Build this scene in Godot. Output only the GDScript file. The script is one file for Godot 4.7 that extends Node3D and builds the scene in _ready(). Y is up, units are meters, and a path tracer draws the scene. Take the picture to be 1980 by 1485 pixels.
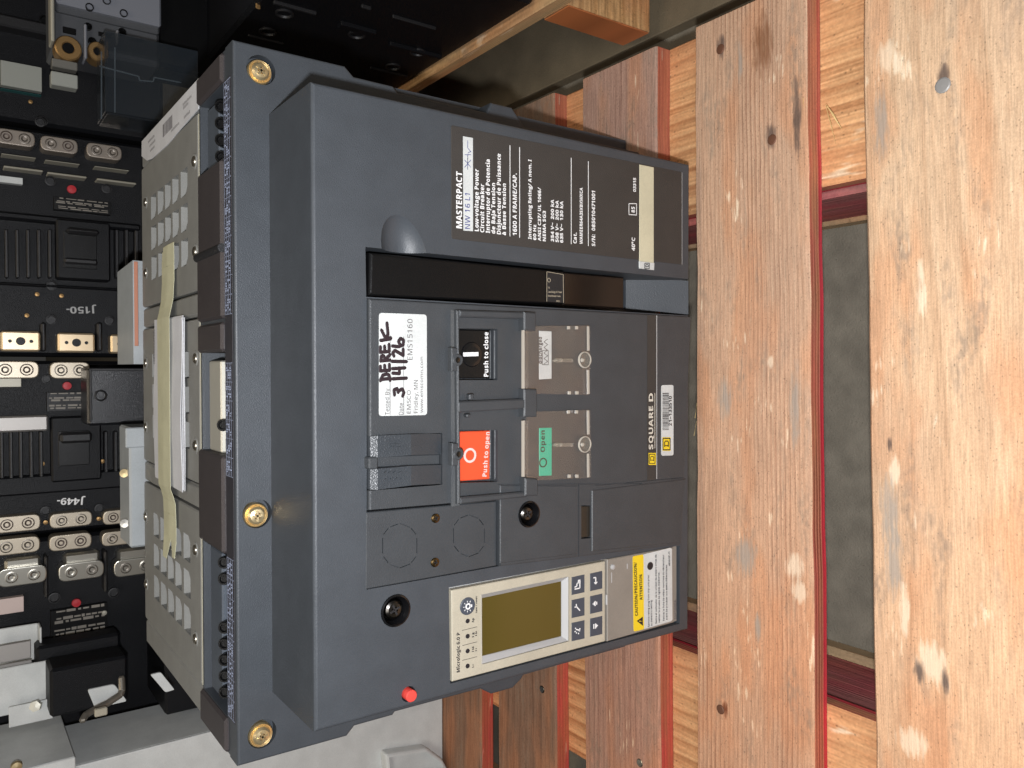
extends Node3D
# A dark grey power circuit breaker standing on a red-edged wooden pallet, other switchgear behind it.
# World: y up, metres, the breaker's front faces +z. The photograph lies on its side, so the camera is rolled a quarter turn.

const F := 1540.0                                   # focal length in photo pixels (photo 1980 x 1485)
const EYE := Vector3(0.0235, 0.3537, 0.4683)
const AX := Vector3(0.99986, -0.0104, -0.0130)      # upright picture: right
const AD := Vector3(-0.0009, -0.8134, 0.5817)       # upright picture: down
const AF := Vector3(-0.0166, -0.5816, -0.8133)      # forward
const DECK := -0.185                                # pallet top
const FLOOR := -0.33
const CPANEL := [[709.5, 577.5], [1332, 612.5], [1313, 1052], [963, 1094.5], [709.5, 1139.5]]
const REG := {"n": [840.0, 220.0, 3.808], "h": [860.0, 560.0, 3.7125], "t": [860.0, 1050.0, 4.125], "a": [480.0, 370.0, 3.96], "b": [480.0, 740.0, 3.96], "c": [480.0, 1110.0, 3.96], "o": [0.0, 0.0, 1.0]}

var M := {}
var taken := {}
var rng := RandomNumberGenerator.new()
var grain: ImageTexture
var fonts := {}

# ---------------------------------------------------------------- places measured on known planes
func ray(x: float, y: float) -> Vector3:
	return AX * ((1485.0 - y - 742.5) / F) + AD * ((x - 990.0) / F) + AF
func PZ(x: float, y: float, z := 0.0) -> Vector3:
	var d := ray(x, y)
	return EYE + d * ((z - EYE.z) / d.z)
func PY(x: float, y: float, h: float) -> Vector3:
	var d := ray(x, y)
	return EYE + d * ((h - EYE.y) / d.y)
func PX(x: float, y: float, v: float) -> Vector3:
	var d := ray(x, y)
	return EYE + d * ((v - EYE.x) / d.x)
func Q(r: String, x: float, y: float, z := 0.0) -> Vector3:
	var g: Array = REG[r]
	return PZ(g[0] + x / g[2], g[1] + y / g[2], z)
func poly_px(r: String, pts: Array, z := 0.0) -> PackedVector2Array:
	var p := PackedVector2Array()
	for a in pts:
		var v := Q(r, a[0], a[1], z)
		p.append(Vector2(v.x, v.y))
	return p

# ---------------------------------------------------------------- mesh helpers
func mb() -> SurfaceTool:
	var st := SurfaceTool.new()
	st.begin(Mesh.PRIMITIVE_TRIANGLES)
	return st
func tri(st: SurfaceTool, a: Vector3, b: Vector3, c: Vector3) -> void:
	var n := (b - a).cross(c - a)
	if n.length_squared() < 1e-20:
		return
	n = n.normalized()
	for v in [a, c, b]:
		st.set_normal(n)
		st.set_uv(Vector2(v.x, v.y))
		st.add_vertex(v)
func quad(st: SurfaceTool, a: Vector3, b: Vector3, c: Vector3, d: Vector3) -> void:
	tri(st, a, b, c)
	tri(st, a, c, d)
func ccw(p: PackedVector2Array) -> PackedVector2Array:
	var s := 0.0
	for i in p.size():
		var a := p[i]
		var b := p[(i + 1) % p.size()]
		s += a.x * b.y - b.x * a.y
	if s < 0:
		p = p.duplicate()
		p.reverse()
	return p
func inset(p: PackedVector2Array, d: float) -> PackedVector2Array:
	var o := PackedVector2Array()
	var n := p.size()
	for i in n:
		var a := (p[i] - p[(i + n - 1) % n]).normalized()
		var b := (p[(i + 1) % n] - p[i]).normalized()
		var na := Vector2(-a.y, a.x)
		var nb := Vector2(-b.y, b.x)
		var m := na + nb
		o.append(p[i] + m * (d / maxf(0.3, 1.0 + na.dot(nb))))
	return o
func loop3(p: PackedVector2Array, z: float) -> PackedVector3Array:
	var o := PackedVector3Array()
	for v in p:
		o.append(Vector3(v.x, v.y, z))
	return o
func loft(st: SurfaceTool, a: PackedVector3Array, b: PackedVector3Array) -> void:
	var n := a.size()
	for i in n:
		var j := (i + 1) % n
		quad(st, a[i], a[j], b[j], b[i])
func cap(st: SurfaceTool, p: PackedVector2Array, z: float, up: bool) -> void:
	var t := Geometry2D.triangulate_polygon(p)
	for i in range(0, t.size(), 3):
		var a := Vector3(p[t[i]].x, p[t[i]].y, z)
		var b := Vector3(p[t[i + 1]].x, p[t[i + 1]].y, z)
		var c := Vector3(p[t[i + 2]].x, p[t[i + 2]].y, z)
		if ((b - a).cross(c - a).z > 0) == up:
			tri(st, a, b, c)
		else:
			tri(st, a, c, b)
func prism(st: SurfaceTool, poly: PackedVector2Array, z0: float, z1: float, bev := 0.0) -> void:
	var p := ccw(poly)
	cap(st, p, z0, false)
	if bev > 0.0:
		var steps := 3 if bev > 0.001 else 1
		loft(st, loop3(p, z0), loop3(p, z1 - bev))
		var last := p
		var lz := z1 - bev
		for i in steps:
			var t := PI * 0.5 * (i + 1) / steps
			var q := inset(p, bev * (1.0 - cos(t)))
			var qz := z1 - bev + bev * sin(t)
			loft(st, loop3(last, lz), loop3(q, qz))
			last = q
			lz = qz
		cap(st, last, z1, true)
	else:
		loft(st, loop3(p, z0), loop3(p, z1))
		cap(st, p, z1, true)
func rect(x0: float, y0: float, x1: float, y1: float) -> PackedVector2Array:
	return PackedVector2Array([Vector2(x0, y0), Vector2(x1, y0), Vector2(x1, y1), Vector2(x0, y1)])
func rounded(p: PackedVector2Array, r: float, k := 4) -> PackedVector2Array:
	p = ccw(p)
	var o := PackedVector2Array()
	var n := p.size()
	for i in n:
		var a := (p[(i + n - 1) % n] - p[i]).normalized()
		var b := (p[(i + 1) % n] - p[i]).normalized()
		for j in k + 1:
			var t := float(j) / k
			var u := p[i] + a * r * (1 - t) * (1 - t) + b * r * t * t
			o.append(u)
	return o
func circle(c: Vector2, rx: float, ry := -1.0, n := 20) -> PackedVector2Array:
	var o := PackedVector2Array()
	for i in n:
		o.append(c + Vector2(cos(TAU * i / n) * rx, sin(TAU * i / n) * (rx if ry < 0 else ry)))
	return o
func box(st: SurfaceTool, c: Vector3, s: Vector3, b := 0.0, t := Transform3D()) -> void:
	var h := s * 0.5
	b = minf(b, minf(h.x, minf(h.y, h.z)) * 0.9)
	var f := func(sx: float, sy: float, sz: float, k: int) -> Vector3:
		var v := Vector3(h.x if k == 0 else h.x - b, h.y if k == 1 else h.y - b, h.z if k == 2 else h.z - b)
		return t * (c + Vector3(v.x * sx, v.y * sy, v.z * sz))
	for s1 in [-1.0, 1.0]:
		var fl: bool = s1 < 0
		var fx := [f.call(s1, -1., -1., 0), f.call(s1, 1., -1., 0), f.call(s1, 1., 1., 0), f.call(s1, -1., 1., 0)]
		var fy := [f.call(-1., s1, -1., 1), f.call(-1., s1, 1., 1), f.call(1., s1, 1., 1), f.call(1., s1, -1., 1)]
		var fz := [f.call(-1., -1., s1, 2), f.call(1., -1., s1, 2), f.call(1., 1., s1, 2), f.call(-1., 1., s1, 2)]
		for q in [fx, fy, fz]:
			if fl:
				quad(st, q[3], q[2], q[1], q[0])
			else:
				quad(st, q[0], q[1], q[2], q[3])
	if b <= 0.0:
		return
	for a in [-1.0, 1.0]:
		for e in [-1.0, 1.0]:
			outq(st, f.call(a, e, -1., 0), f.call(a, e, 1., 0), f.call(a, e, 1., 1), f.call(a, e, -1., 1), t * c)
			outq(st, f.call(a, -1., e, 0), f.call(a, 1., e, 0), f.call(a, 1., e, 2), f.call(a, -1., e, 2), t * c)
			outq(st, f.call(-1., a, e, 1), f.call(1., a, e, 1), f.call(1., a, e, 2), f.call(-1., a, e, 2), t * c)
			for g in [-1.0, 1.0]:
				outt(st, f.call(a, e, g, 0), f.call(a, e, g, 1), f.call(a, e, g, 2), t * c)
func outt(st: SurfaceTool, a: Vector3, b: Vector3, c: Vector3, o: Vector3) -> void:
	if (b - a).cross(c - a).dot((a + b + c) / 3.0 - o) < 0:
		tri(st, a, c, b)
	else:
		tri(st, a, b, c)
func outq(st: SurfaceTool, a: Vector3, b: Vector3, c: Vector3, d: Vector3, o: Vector3) -> void:
	outt(st, a, b, c, o)
	outt(st, a, c, d, o)
func span(st: SurfaceTool, a: Vector3, b: Vector3, bev := 0.0) -> void:   # a box between two opposite corners
	box(st, (a + b) * 0.5, (a - b).abs(), bev)
func hexa(st: SurfaceTool, lo: Array, hi: Array) -> void:                 # two quads, corner by corner
	var o := Vector3()
	for v in lo + hi:
		o += v / 8.0
	outq(st, lo[0], lo[1], lo[2], lo[3], o)
	outq(st, hi[0], hi[1], hi[2], hi[3], o)
	for i in 4:
		var j := (i + 1) % 4
		outq(st, lo[i], lo[j], hi[j], hi[i], o)
func lathe(st: SurfaceTool, prof: Array, at: Vector3, axis := Vector3(0, 0, 1), n := 20, squash := 1.0) -> void:   # prof: [radius, height] along axis
	var side := axis.cross(Vector3(0.3, 0.9, 0.2)).normalized()
	var up := axis.cross(side).normalized()
	for i in prof.size() - 1:
		var p0: Array = prof[i]
		var p1: Array = prof[i + 1]
		for k in n:
			var a0 := TAU * k / n
			var a1 := TAU * (k + 1) / n
			var d0 := side * cos(a0) + up * sin(a0) * squash
			var d1 := side * cos(a1) + up * sin(a1) * squash
			var v := [at + d0 * p0[0] + axis * p0[1], at + d1 * p0[0] + axis * p0[1], at + d1 * p1[0] + axis * p1[1], at + d0 * p1[0] + axis * p1[1]]
			var sl := Vector2(p1[1] - p0[1], p0[0] - p1[0])
			if sl.length() < 1e-9:
				continue
			sl = sl.normalized()
			var n0 := (d0 * sl.x + axis * sl.y).normalized()
			var n1 := (d1 * sl.x + axis * sl.y).normalized()
			for e in [[0, 1, 2], [0, 2, 3]]:
				if (v[e[1]] - v[e[0]]).cross(v[e[2]] - v[e[0]]).length_squared() < 1e-22:
					continue
				for m in [e[0], e[2], e[1]]:
					st.set_normal(n0 if m == 0 or m == 3 else n1)
					st.set_uv(Vector2(v[m].x, v[m].y))
					st.add_vertex(v[m])
func tube(st: SurfaceTool, pts: Array, r: float, n := 8, flat := 1.0) -> void:
	for i in pts.size() - 1:
		var a: Vector3 = pts[i]
		var b: Vector3 = pts[i + 1]
		var ax := (b - a).normalized()
		var s := ax.cross(Vector3(0, 0, 1))
		if s.length() < 0.01:
			s = ax.cross(Vector3(0, 1, 0))
		s = s.normalized()
		var u := s.cross(ax).normalized() * flat
		for k in n:
			var d0 := s * cos(TAU * k / n) * r + u * sin(TAU * k / n) * r
			var d1 := s * cos(TAU * (k + 1) / n) * r + u * sin(TAU * (k + 1) / n) * r
			outq(st, a + d0, a + d1, b + d1, b + d0, (a + b) * 0.5)
	for p in pts:
		for k in n:
			for l in 3:
				var e := func(kk: int, ll: int) -> Vector3:
					var th := PI * ll / 3.0
					return p + Vector3(sin(th) * cos(TAU * kk / n) * r, cos(th) * r, sin(th) * sin(TAU * kk / n) * r * flat)
				outq(st, e.call(k, l), e.call(k + 1, l), e.call(k + 1, l + 1), e.call(k, l + 1), p)
func bar(st: SurfaceTool, a: Vector3, b: Vector3, w: float, h := 0.0003) -> void:   # a flat printed stroke lying on a plane across z
	var d := (b - a).normalized()
	var s := Vector3(-d.y, d.x, 0).normalized() * w * 0.5
	var z := Vector3(0, 0, h)
	hexa(st, [a - s, b - s, b + s, a + s], [a - s + z, b - s + z, b + s + z, a + s + z])

# ---------------------------------------------------------------- nodes
func numbered(called: String) -> String:
	taken[called] = taken.get(called, -1) + 1
	return called if taken[called] == 0 else "%s_%03d" % [called, taken[called]]
func thing(called: String, label: String, category: String, at: Vector3, group := "") -> Node3D:
	var o := Node3D.new()
	o.name = numbered(called)
	o.position = at
	add_child(o, true)
	o.set_meta("label", label)
	o.set_meta("category", category)
	if group:
		o.set_meta("group", group)
	return o
func where(parent: Node3D) -> Vector3:
	var p := Vector3()
	var n: Node = parent
	while n is Node3D and n != self:
		p += (n as Node3D).position
		n = n.get_parent()
	return p
func part(parent: Node3D, called: String, st, m: Material, label := "") -> MeshInstance3D:    # shapes come in world coordinates
	var o := MeshInstance3D.new()
	o.name = called
	var me: Mesh
	if st is SurfaceTool:
		me = (st as SurfaceTool).commit()
	else:
		me = st
	for i in me.get_surface_count():
		if m:
			me.surface_set_material(i, m)
	o.mesh = me
	parent.add_child(o, true)
	o.position = -where(parent)
	if label:
		o.set_meta("label", label)
	return o
func struct(called: String, st, m: Material) -> MeshInstance3D:
	var o := part(self, called, st, m)
	o.position = Vector3()
	o.set_meta("kind", "structure")
	return o
func csg(parent: Node3D, called: String, base: SurfaceTool, m: Material, cuts: Array) -> CSGMesh3D:
	var c := CSGMesh3D.new()
	c.name = called
	c.mesh = base.commit()
	c.material = m
	parent.add_child(c, true)
	c.position = -where(parent)
	for k in cuts.size():
		var s: CSGMesh3D = CSGMesh3D.new()
		s.name = "cut"
		s.mesh = cuts[k].commit()
		s.operation = CSGShape3D.OPERATION_SUBTRACTION
		s.material = m
		c.add_child(s, true)
	return c

# ---------------------------------------------------------------- lettering
func font(bold: bool) -> SystemFont:
	if not fonts.has(bold):
		var f := SystemFont.new()
		f.font_names = PackedStringArray(["Droid Sans"])
		f.font_weight = 700 if bold else 400
		fonts[bold] = f
	return fonts[bold]
func letters(st: SurfaceTool, s: String, left: Vector3, right: Vector3, height: float, bold := false, up := Vector3(0, 1, 0)) -> void:
	var t := TextMesh.new()
	t.font = font(bold)
	t.font_size = 32
	t.pixel_size = 0.01
	t.depth = 0.02
	t.curve_step = 1.0
	t.horizontal_alignment = HORIZONTAL_ALIGNMENT_LEFT
	t.vertical_alignment = VERTICAL_ALIGNMENT_BOTTOM
	t.text = "HHHH"
	var hb := t.get_aabb()
	t.text = s
	var bb := t.get_aabb()
	if t.get_surface_count() == 0:
		return
	var dx := (right - left)
	var sx := dx.length() / bb.size.x
	var sy := height / hb.size.y
	var ex := dx.normalized()
	var ez := ex.cross(up).normalized()
	var ey := ez.cross(ex).normalized()
	var b := Basis(ex * sx, ey * sy, ez * 0.012)
	var x := Transform3D(b, left - b * Vector3(bb.position.x, hb.position.y, 0))
	for f in t.get_surface_count():
		var arr := t.surface_get_arrays(f)
		var vs: PackedVector3Array = arr[Mesh.ARRAY_VERTEX]
		var ns: PackedVector3Array = arr[Mesh.ARRAY_NORMAL]
		var ix: PackedInt32Array = arr[Mesh.ARRAY_INDEX]
		var nb := b.inverse().transposed()
		for i in ix:
			st.set_normal((nb * ns[i]).normalized())
			st.set_uv(Vector2(vs[i].x, vs[i].y))
			st.add_vertex(x * vs[i])
func say(st: SurfaceTool, r: String, s: String, base: float, ly: float, ry: float, cap_px: float, bold := false, z := 0.0, rbase := -1.0) -> void:
	var a := Q(r, base, ly, z)
	var b := Q(r, base if rbase < 0 else rbase, ry, z)
	var h := Q(r, base - cap_px, ly, z).y - a.y
	letters(st, s, a, b, h, bold)

# ---------------------------------------------------------------- materials
func lin(r: float, g: float, b: float, a := 1.0) -> Color:
	var c := Color(r, g, b).linear_to_srgb()
	c.a = a
	return c
func mat(called: String, c: Color, rough := 0.5, metal := 0.0) -> StandardMaterial3D:
	var m := StandardMaterial3D.new()
	m.resource_name = called
	m.albedo_color = c
	m.roughness = rough
	m.metallic = metal
	M[called] = m
	return m
func plastic(called: String, c: Color, rough: float, tex: Texture2D, bump := 0.25, scale := 5.0) -> StandardMaterial3D:
	var m := mat(called, c, rough)
	m.albedo_texture = tex
	m.uv1_triplanar = true
	m.uv1_world_triplanar = true
	m.uv1_scale = Vector3.ONE * scale
	if bump > 0:
		m.normal_enabled = true
		m.normal_texture = grain
		m.normal_scale = bump
	return m
func speckled(size: int, mottle: float, specks: int, bright: float, sd: int) -> ImageTexture:
	var n := FastNoiseLite.new()
	n.seed = sd
	n.frequency = 0.012
	n.fractal_octaves = 4
	var im := n.get_seamless_image(size, size)
	var d := im.get_data()
	var o := PackedByteArray()
	o.resize(size * size * 3)
	var r := RandomNumberGenerator.new()
	r.seed = sd
	var step := d.size() / (size * size)
	for i in size * size:
		var v := clampf(0.86 + (d[i * step] / 255.0 - 0.5) * mottle + r.randf_range(-0.03, 0.03), 0.0, 1.0)
		o[i * 3] = int(v * 255)
		o[i * 3 + 1] = int(v * 255)
		o[i * 3 + 2] = int(v * 255)
	var out := Image.create_from_data(size, size, false, Image.FORMAT_RGB8, o)
	for i in specks:
		var v := r.randf_range(0.9, 1.0) * bright
		var x := r.randi() % size
		var y := r.randi() % size
		out.set_pixel(x, y, Color(v, v, v * 0.97))
		if r.randf() < 0.2:
			out.set_pixel((x + 1) % size, y, Color(v, v, v))
	return ImageTexture.create_from_image(out)
func noise_normal(freq: float, size: int, sd: int, strength: float) -> ImageTexture:
	var n := FastNoiseLite.new()
	n.seed = sd
	n.frequency = freq
	n.fractal_octaves = 2
	var im := n.get_seamless_image(size, size)
	im.convert(Image.FORMAT_RGBA8)
	im.bump_map_to_normal_map(strength)
	return ImageTexture.create_from_image(im)

# weathered softwood: growth lines along u, grey dirt, pale scrapes, specks
func wood(called: String, sd: int, light: Color, dark: Color, lines: float, dirt: float, scrape: float, w := 1024, h := 160, red := 0.0, flow := 1.0, contrast := 0.62, crimson := 0.0) -> StandardMaterial3D:
	var a := FastNoiseLite.new(); a.seed = sd; a.frequency = 0.004; a.fractal_octaves = 3
	var b := FastNoiseLite.new(); b.seed = sd + 7; b.frequency = 0.02; b.fractal_octaves = 4
	var c := FastNoiseLite.new(); c.seed = sd + 13; c.frequency = 0.11; c.fractal_octaves = 2
	var o := PackedByteArray(); o.resize(w * h * 3)
	var hh := PackedByteArray(); hh.resize(w * h * 3)
	var r := RandomNumberGenerator.new(); r.seed = sd
	var grey := Color(0.52, 0.46, 0.40)
	for y in h:
		for x in w:
			var wob := a.get_noise_2d(x * 0.55 * flow, y * 1.1) * 2.6 * flow + a.get_noise_2d(x * 0.2, 900.0 + y * 0.3) * 2.0 * minf(1.0, flow * 2.0)
			var t := (y / float(h)) * lines + wob
			var ph := t - floorf(t)
			var amp := clampf(0.55 + 0.9 * a.get_noise_2d(x * 0.25 + 40.0, y * 2.0 + 700.0), 0.15, 1.0)
			var ring := pow(ph, 1.8) * (1.0 - smoothstep(0.85, 1.0, ph)) * amp
			var fib := c.get_noise_2d(x * 0.07, y * 3.4)
			var fine := c.get_noise_2d(x * 2.0, y * 4.0 + 90.0)
			var big := b.get_noise_2d(x * 0.35, y * 0.9)
			var k := clampf(ring * contrast + fib * 0.22 + fine * 0.08 + 0.10, 0.0, 1.0)
			var col := light.lerp(dark, k)
			col = col.lerp(Color(0.80, 0.53, 0.36), clampf(b.get_noise_2d(x * 0.2 + 500.0, y * 0.6) * 0.9, 0.0, 0.35))
			var dd := clampf((big + dirt - 0.20) * 1.8, 0.0, 1.0) * clampf(0.65 + c.get_noise_2d(x * 0.6, y * 1.2), 0.0, 1.0)
			col = col.lerp(grey, dd * 0.6)
			var sc := b.get_noise_2d(x * 0.5 + 3000.0, y * 0.55 + 77.0) + c.get_noise_2d(x * 0.25, y * 1.5 + 400.0) * 0.45
			col = col.lerp(Color(0.94, 0.85, 0.72), clampf((sc - 0.58 + scrape) * 5.0, 0.0, 0.75))
			if red > 0.0:
				var v := y / float(h)
				var away := 1.0 - 0.75 * smoothstep(0.80, 0.93, x / float(w))
				var rr := clampf(red * (0.45 + big * 1.1) + smoothstep(0.66, 0.76, v) * crimson, 0.0, 0.92) * away
				col = col.lerp(Color(0.80, 0.20, 0.26).lerp(Color(0.55, 0.12, 0.15), ring), rr)
			var s := r.randf()
			if s < 0.006:
				col = col.darkened(0.3)
			var fleck := c.get_noise_2d(x * 0.22 + 900.0, y * 5.0)
			col = col * (1.0 + r.randf_range(-0.05, 0.05) + 0.13 * clampf(fleck, -0.5, 0.3) + 0.06 * clampf(big, -0.6, 0.4))
			var haze := clampf(0.0 + 0.3 * b.get_noise_2d(x * 0.12 + 70.0, y * 0.25 + 11.0), 0.0, 0.4)
			col = col.lerp(Color(0.62, 0.52, 0.45), haze)
			var side := smoothstep(0.25, 0.85, x / float(w))
			col = Color(col.r * lerpf(1.02, 0.98, side), col.g * lerpf(0.97, 1.0, side), col.b * lerpf(0.95, 1.03, side))
			var i := (y * w + x) * 3
			o[i] = clampi(int(col.r * 255), 0, 255)
			o[i + 1] = clampi(int(col.g * 255), 0, 255)
			o[i + 2] = clampi(int(col.b * 255), 0, 255)
			var e := clampi(int(150 - ring * 70 + fib * 60 + r.randf_range(-12, 12)), 0, 255)
			hh[i] = e
			hh[i + 1] = e
			hh[i + 2] = e
	var m := mat(called, Color(1, 1, 1), 0.72)
	m.albedo_texture = ImageTexture.create_from_image(Image.create_from_data(w, h, false, Image.FORMAT_RGB8, o))
	var im := Image.create_from_data(w, h, false, Image.FORMAT_RGB8, hh)
	im.convert(Image.FORMAT_RGBA8)
	im.bump_map_to_normal_map(2.0)
	m.normal_enabled = true
	m.normal_texture = ImageTexture.create_from_image(im)
	m.normal_scale = 0.7
	m.metallic_specular = 0.3
	return m

func materials() -> void:
	grain = noise_normal(0.42, 512, 5, 2.0)
	var sp := speckled(512, 0.07, 300, 1.0, 3)
	var plain := speckled(512, 0.06, 40, 1.0, 4)
	for k in ["housing", "cover"]:
		plastic(k, lin(0.070, 0.080, 0.093), 0.47, sp, 0.22)
	plastic("panel", lin(0.064, 0.071, 0.079), 0.46, sp, 0.3)
	plastic("brown_cover", lin(0.062, 0.052, 0.053), 0.55, sp, 0.3)
	plastic("chute", lin(0.335, 0.335, 0.315), 0.5, plain, 0.12)
	plastic("chassis", lin(0.86, 0.88, 0.86), 0.42, plain, 0.1)
	plastic("pale_plastic", lin(0.52, 0.56, 0.58), 0.45, plain, 0.08)
	plastic("black", lin(0.007, 0.007, 0.0075), 0.36, sp, 0.25).metallic_specular = 0.35
	plastic("black_matt", lin(0.018, 0.018, 0.02), 0.6, sp, 0.4)
	plastic("old_black", lin(0.0065, 0.007, 0.009), 0.48, sp, 0.4, 4.0).metallic_specular = 0.35
	plastic("mid_grey", lin(0.10, 0.105, 0.115), 0.5, plain, 0.2)
	plastic("dark_slot", lin(0.010, 0.011, 0.012), 0.6, plain, 0.2)
	plastic("cream", lin(0.62, 0.57, 0.45), 0.45, plain, 0.06)
	plastic("warm_grey", lin(0.33, 0.30, 0.26), 0.42, plain, 0.06)
	plastic("plate", lin(0.058, 0.052, 0.047), 0.62, plain, 0.3)
	mat("white_print", lin(0.80, 0.80, 0.80), 0.55)
	mat("black_print", lin(0.015, 0.014, 0.018), 0.5)
	mat("grey_print", lin(0.13, 0.12, 0.12), 0.5)
	mat("blue_print", lin(0.05, 0.06, 0.22), 0.5)
	mat("strip_print", lin(0.25, 0.28, 0.37), 0.5)
	plastic("sticker", lin(0.80, 0.83, 0.82), 0.5, plain, 0.0)
	plastic("paper", lin(0.88, 0.89, 0.93), 0.75, plain, 0.15)
	plastic("cream_strip", lin(0.82, 0.77, 0.55), 0.5, plain, 0.0)
	plastic("tape", lin(0.86, 0.84, 0.58), 0.6, plain, 0.25)
	mat("yellow", lin(0.80, 0.58, 0.02), 0.45)
	mat("red_button", lin(0.75, 0.085, 0.03), 0.35)
	mat("reset_red", lin(0.72, 0.07, 0.055), 0.4)
	mat("dot_red", lin(0.45, 0.02, 0.03), 0.5)
	mat("green", lin(0.02, 0.42, 0.27), 0.4)
	mat("screen", lin(0.080, 0.058, 0.009), 0.16)
	mat("bezel", lin(0.40, 0.40, 0.40), 0.4)
	mat("key", lin(0.055, 0.065, 0.085), 0.5)
	mat("brass", lin(0.88, 0.70, 0.40), 0.3, 0.85)
	mat("steel", lin(0.62, 0.61, 0.58), 0.3, 1.0)
	mat("dull_steel", lin(0.42, 0.38, 0.31), 0.38, 1.0)
	mat("dark_steel", lin(0.10, 0.095, 0.09), 0.28, 1.0)
	mat("galvanised", lin(0.62, 0.60, 0.52), 0.5, 0.6)
	mat("lug", lin(0.48, 0.42, 0.33), 0.42, 0.7)
	mat("socket", lin(0.09, 0.065, 0.055), 0.55, 0.3)
	mat("socket_grey", lin(0.16, 0.14, 0.12), 0.4, 0.6)
	mat("nickel", lin(0.52, 0.50, 0.44), 0.3, 0.9)
	mat("copper", lin(0.75, 0.52, 0.28), 0.35, 0.8)
	var cl := mat("clear", Color(0.52, 0.49, 0.45, 0.04), 0.06)
	cl.transparency = BaseMaterial3D.TRANSPARENCY_ALPHA
	var sm := mat("smoky", Color(0.20, 0.23, 0.26, 0.30), 0.14)
	sm.transparency = BaseMaterial3D.TRANSPARENCY_ALPHA
	mat("clear_edge", lin(0.40, 0.37, 0.32), 0.2)
	var fl := plastic("concrete", lin(0.30, 0.265, 0.205), 0.8, speckled(1024, 0.16, 900, 0.55, 21), 0.3, 2.2)
	fl.metallic_specular = 0.3
	# wood
	var li := Color(0.83, 0.68, 0.53)
	var dk := Color(0.60, 0.41, 0.29)
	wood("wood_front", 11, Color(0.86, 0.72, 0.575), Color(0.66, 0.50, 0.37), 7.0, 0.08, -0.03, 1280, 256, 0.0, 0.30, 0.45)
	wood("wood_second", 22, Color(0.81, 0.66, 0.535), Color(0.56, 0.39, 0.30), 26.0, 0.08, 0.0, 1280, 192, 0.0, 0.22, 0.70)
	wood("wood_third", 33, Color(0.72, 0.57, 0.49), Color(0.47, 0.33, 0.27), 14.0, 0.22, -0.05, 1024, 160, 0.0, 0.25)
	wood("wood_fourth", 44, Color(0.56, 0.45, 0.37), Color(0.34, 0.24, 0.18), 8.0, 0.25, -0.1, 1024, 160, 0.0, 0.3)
	wood("wood_edge", 55, Color(0.80, 0.55, 0.42), Color(0.40, 0.16, 0.11), 4.6, -0.25, -0.1, 1280, 64, 0.28, 0.06, 1.1, 0.85)
	wood("wood_edge_far", 57, Color(0.74, 0.43, 0.32), Color(0.50, 0.22, 0.16), 4.0, -0.1, -0.1, 1024, 64, 0.42, 0.10, 0.9)
	wood("wood_stringer", 66, Color(0.88, 0.68, 0.48), Color(0.56, 0.34, 0.20), 10.0, -0.2, 0.0, 768, 128, 0.0, 0.30, 1.0)
	wood("wood_red_side", 77, Color(0.66, 0.43, 0.40), Color(0.48, 0.28, 0.26), 5.0, -0.1, -0.2, 768, 96, 0.4, 0.4)
	wood("wood_olive", 88, Color(0.72, 0.61, 0.46), Color(0.52, 0.41, 0.29), 6.0, 0.2, -0.1, 768, 96, 0.0, 0.5)
	wood("wood_tan", 91, Color(0.84, 0.70, 0.50), Color(0.66, 0.50, 0.32), 6.0, 0.0, 0.05, 768, 64, 0.0, 0.5)
	wood("wood_orange", 99, Color(0.76, 0.50, 0.30), Color(0.56, 0.32, 0.17), 5.0, 0.0, -0.1, 512, 64, 0.1, 0.4)

# ---------------------------------------------------------------- pallet
func zat(a: Vector3, b: Vector3, x: float) -> float:
	return a.z + (b.z - a.z) * (x - a.x) / (b.x - a.x)
func tri_uv(st: SurfaceTool, v: Array, uv: Array) -> void:
	var n: Vector3 = (v[1] - v[0]).cross(v[2] - v[0])
	if n.length_squared() < 1e-20:
		return
	n = n.normalized()
	for i in [0, 2, 1]:
		st.set_normal(n)
		st.set_uv(uv[i])
		st.add_vertex(v[i])
func strip(st: SurfaceTool, a0: Vector3, a1: Vector3, b1: Vector3, b0: Vector3, u0: float, u1: float, v0: float, v1: float) -> void:   # a along u at v0, b at v1
	var va := [a0, a1, b1]
	var vb := [a0, b1, b0]
	tri_uv(st, va, [Vector2(u0, v0), Vector2(u1, v0), Vector2(u1, v1)])
	tri_uv(st, vb, [Vector2(u0, v0), Vector2(u1, v1), Vector2(u0, v1)])
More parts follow.
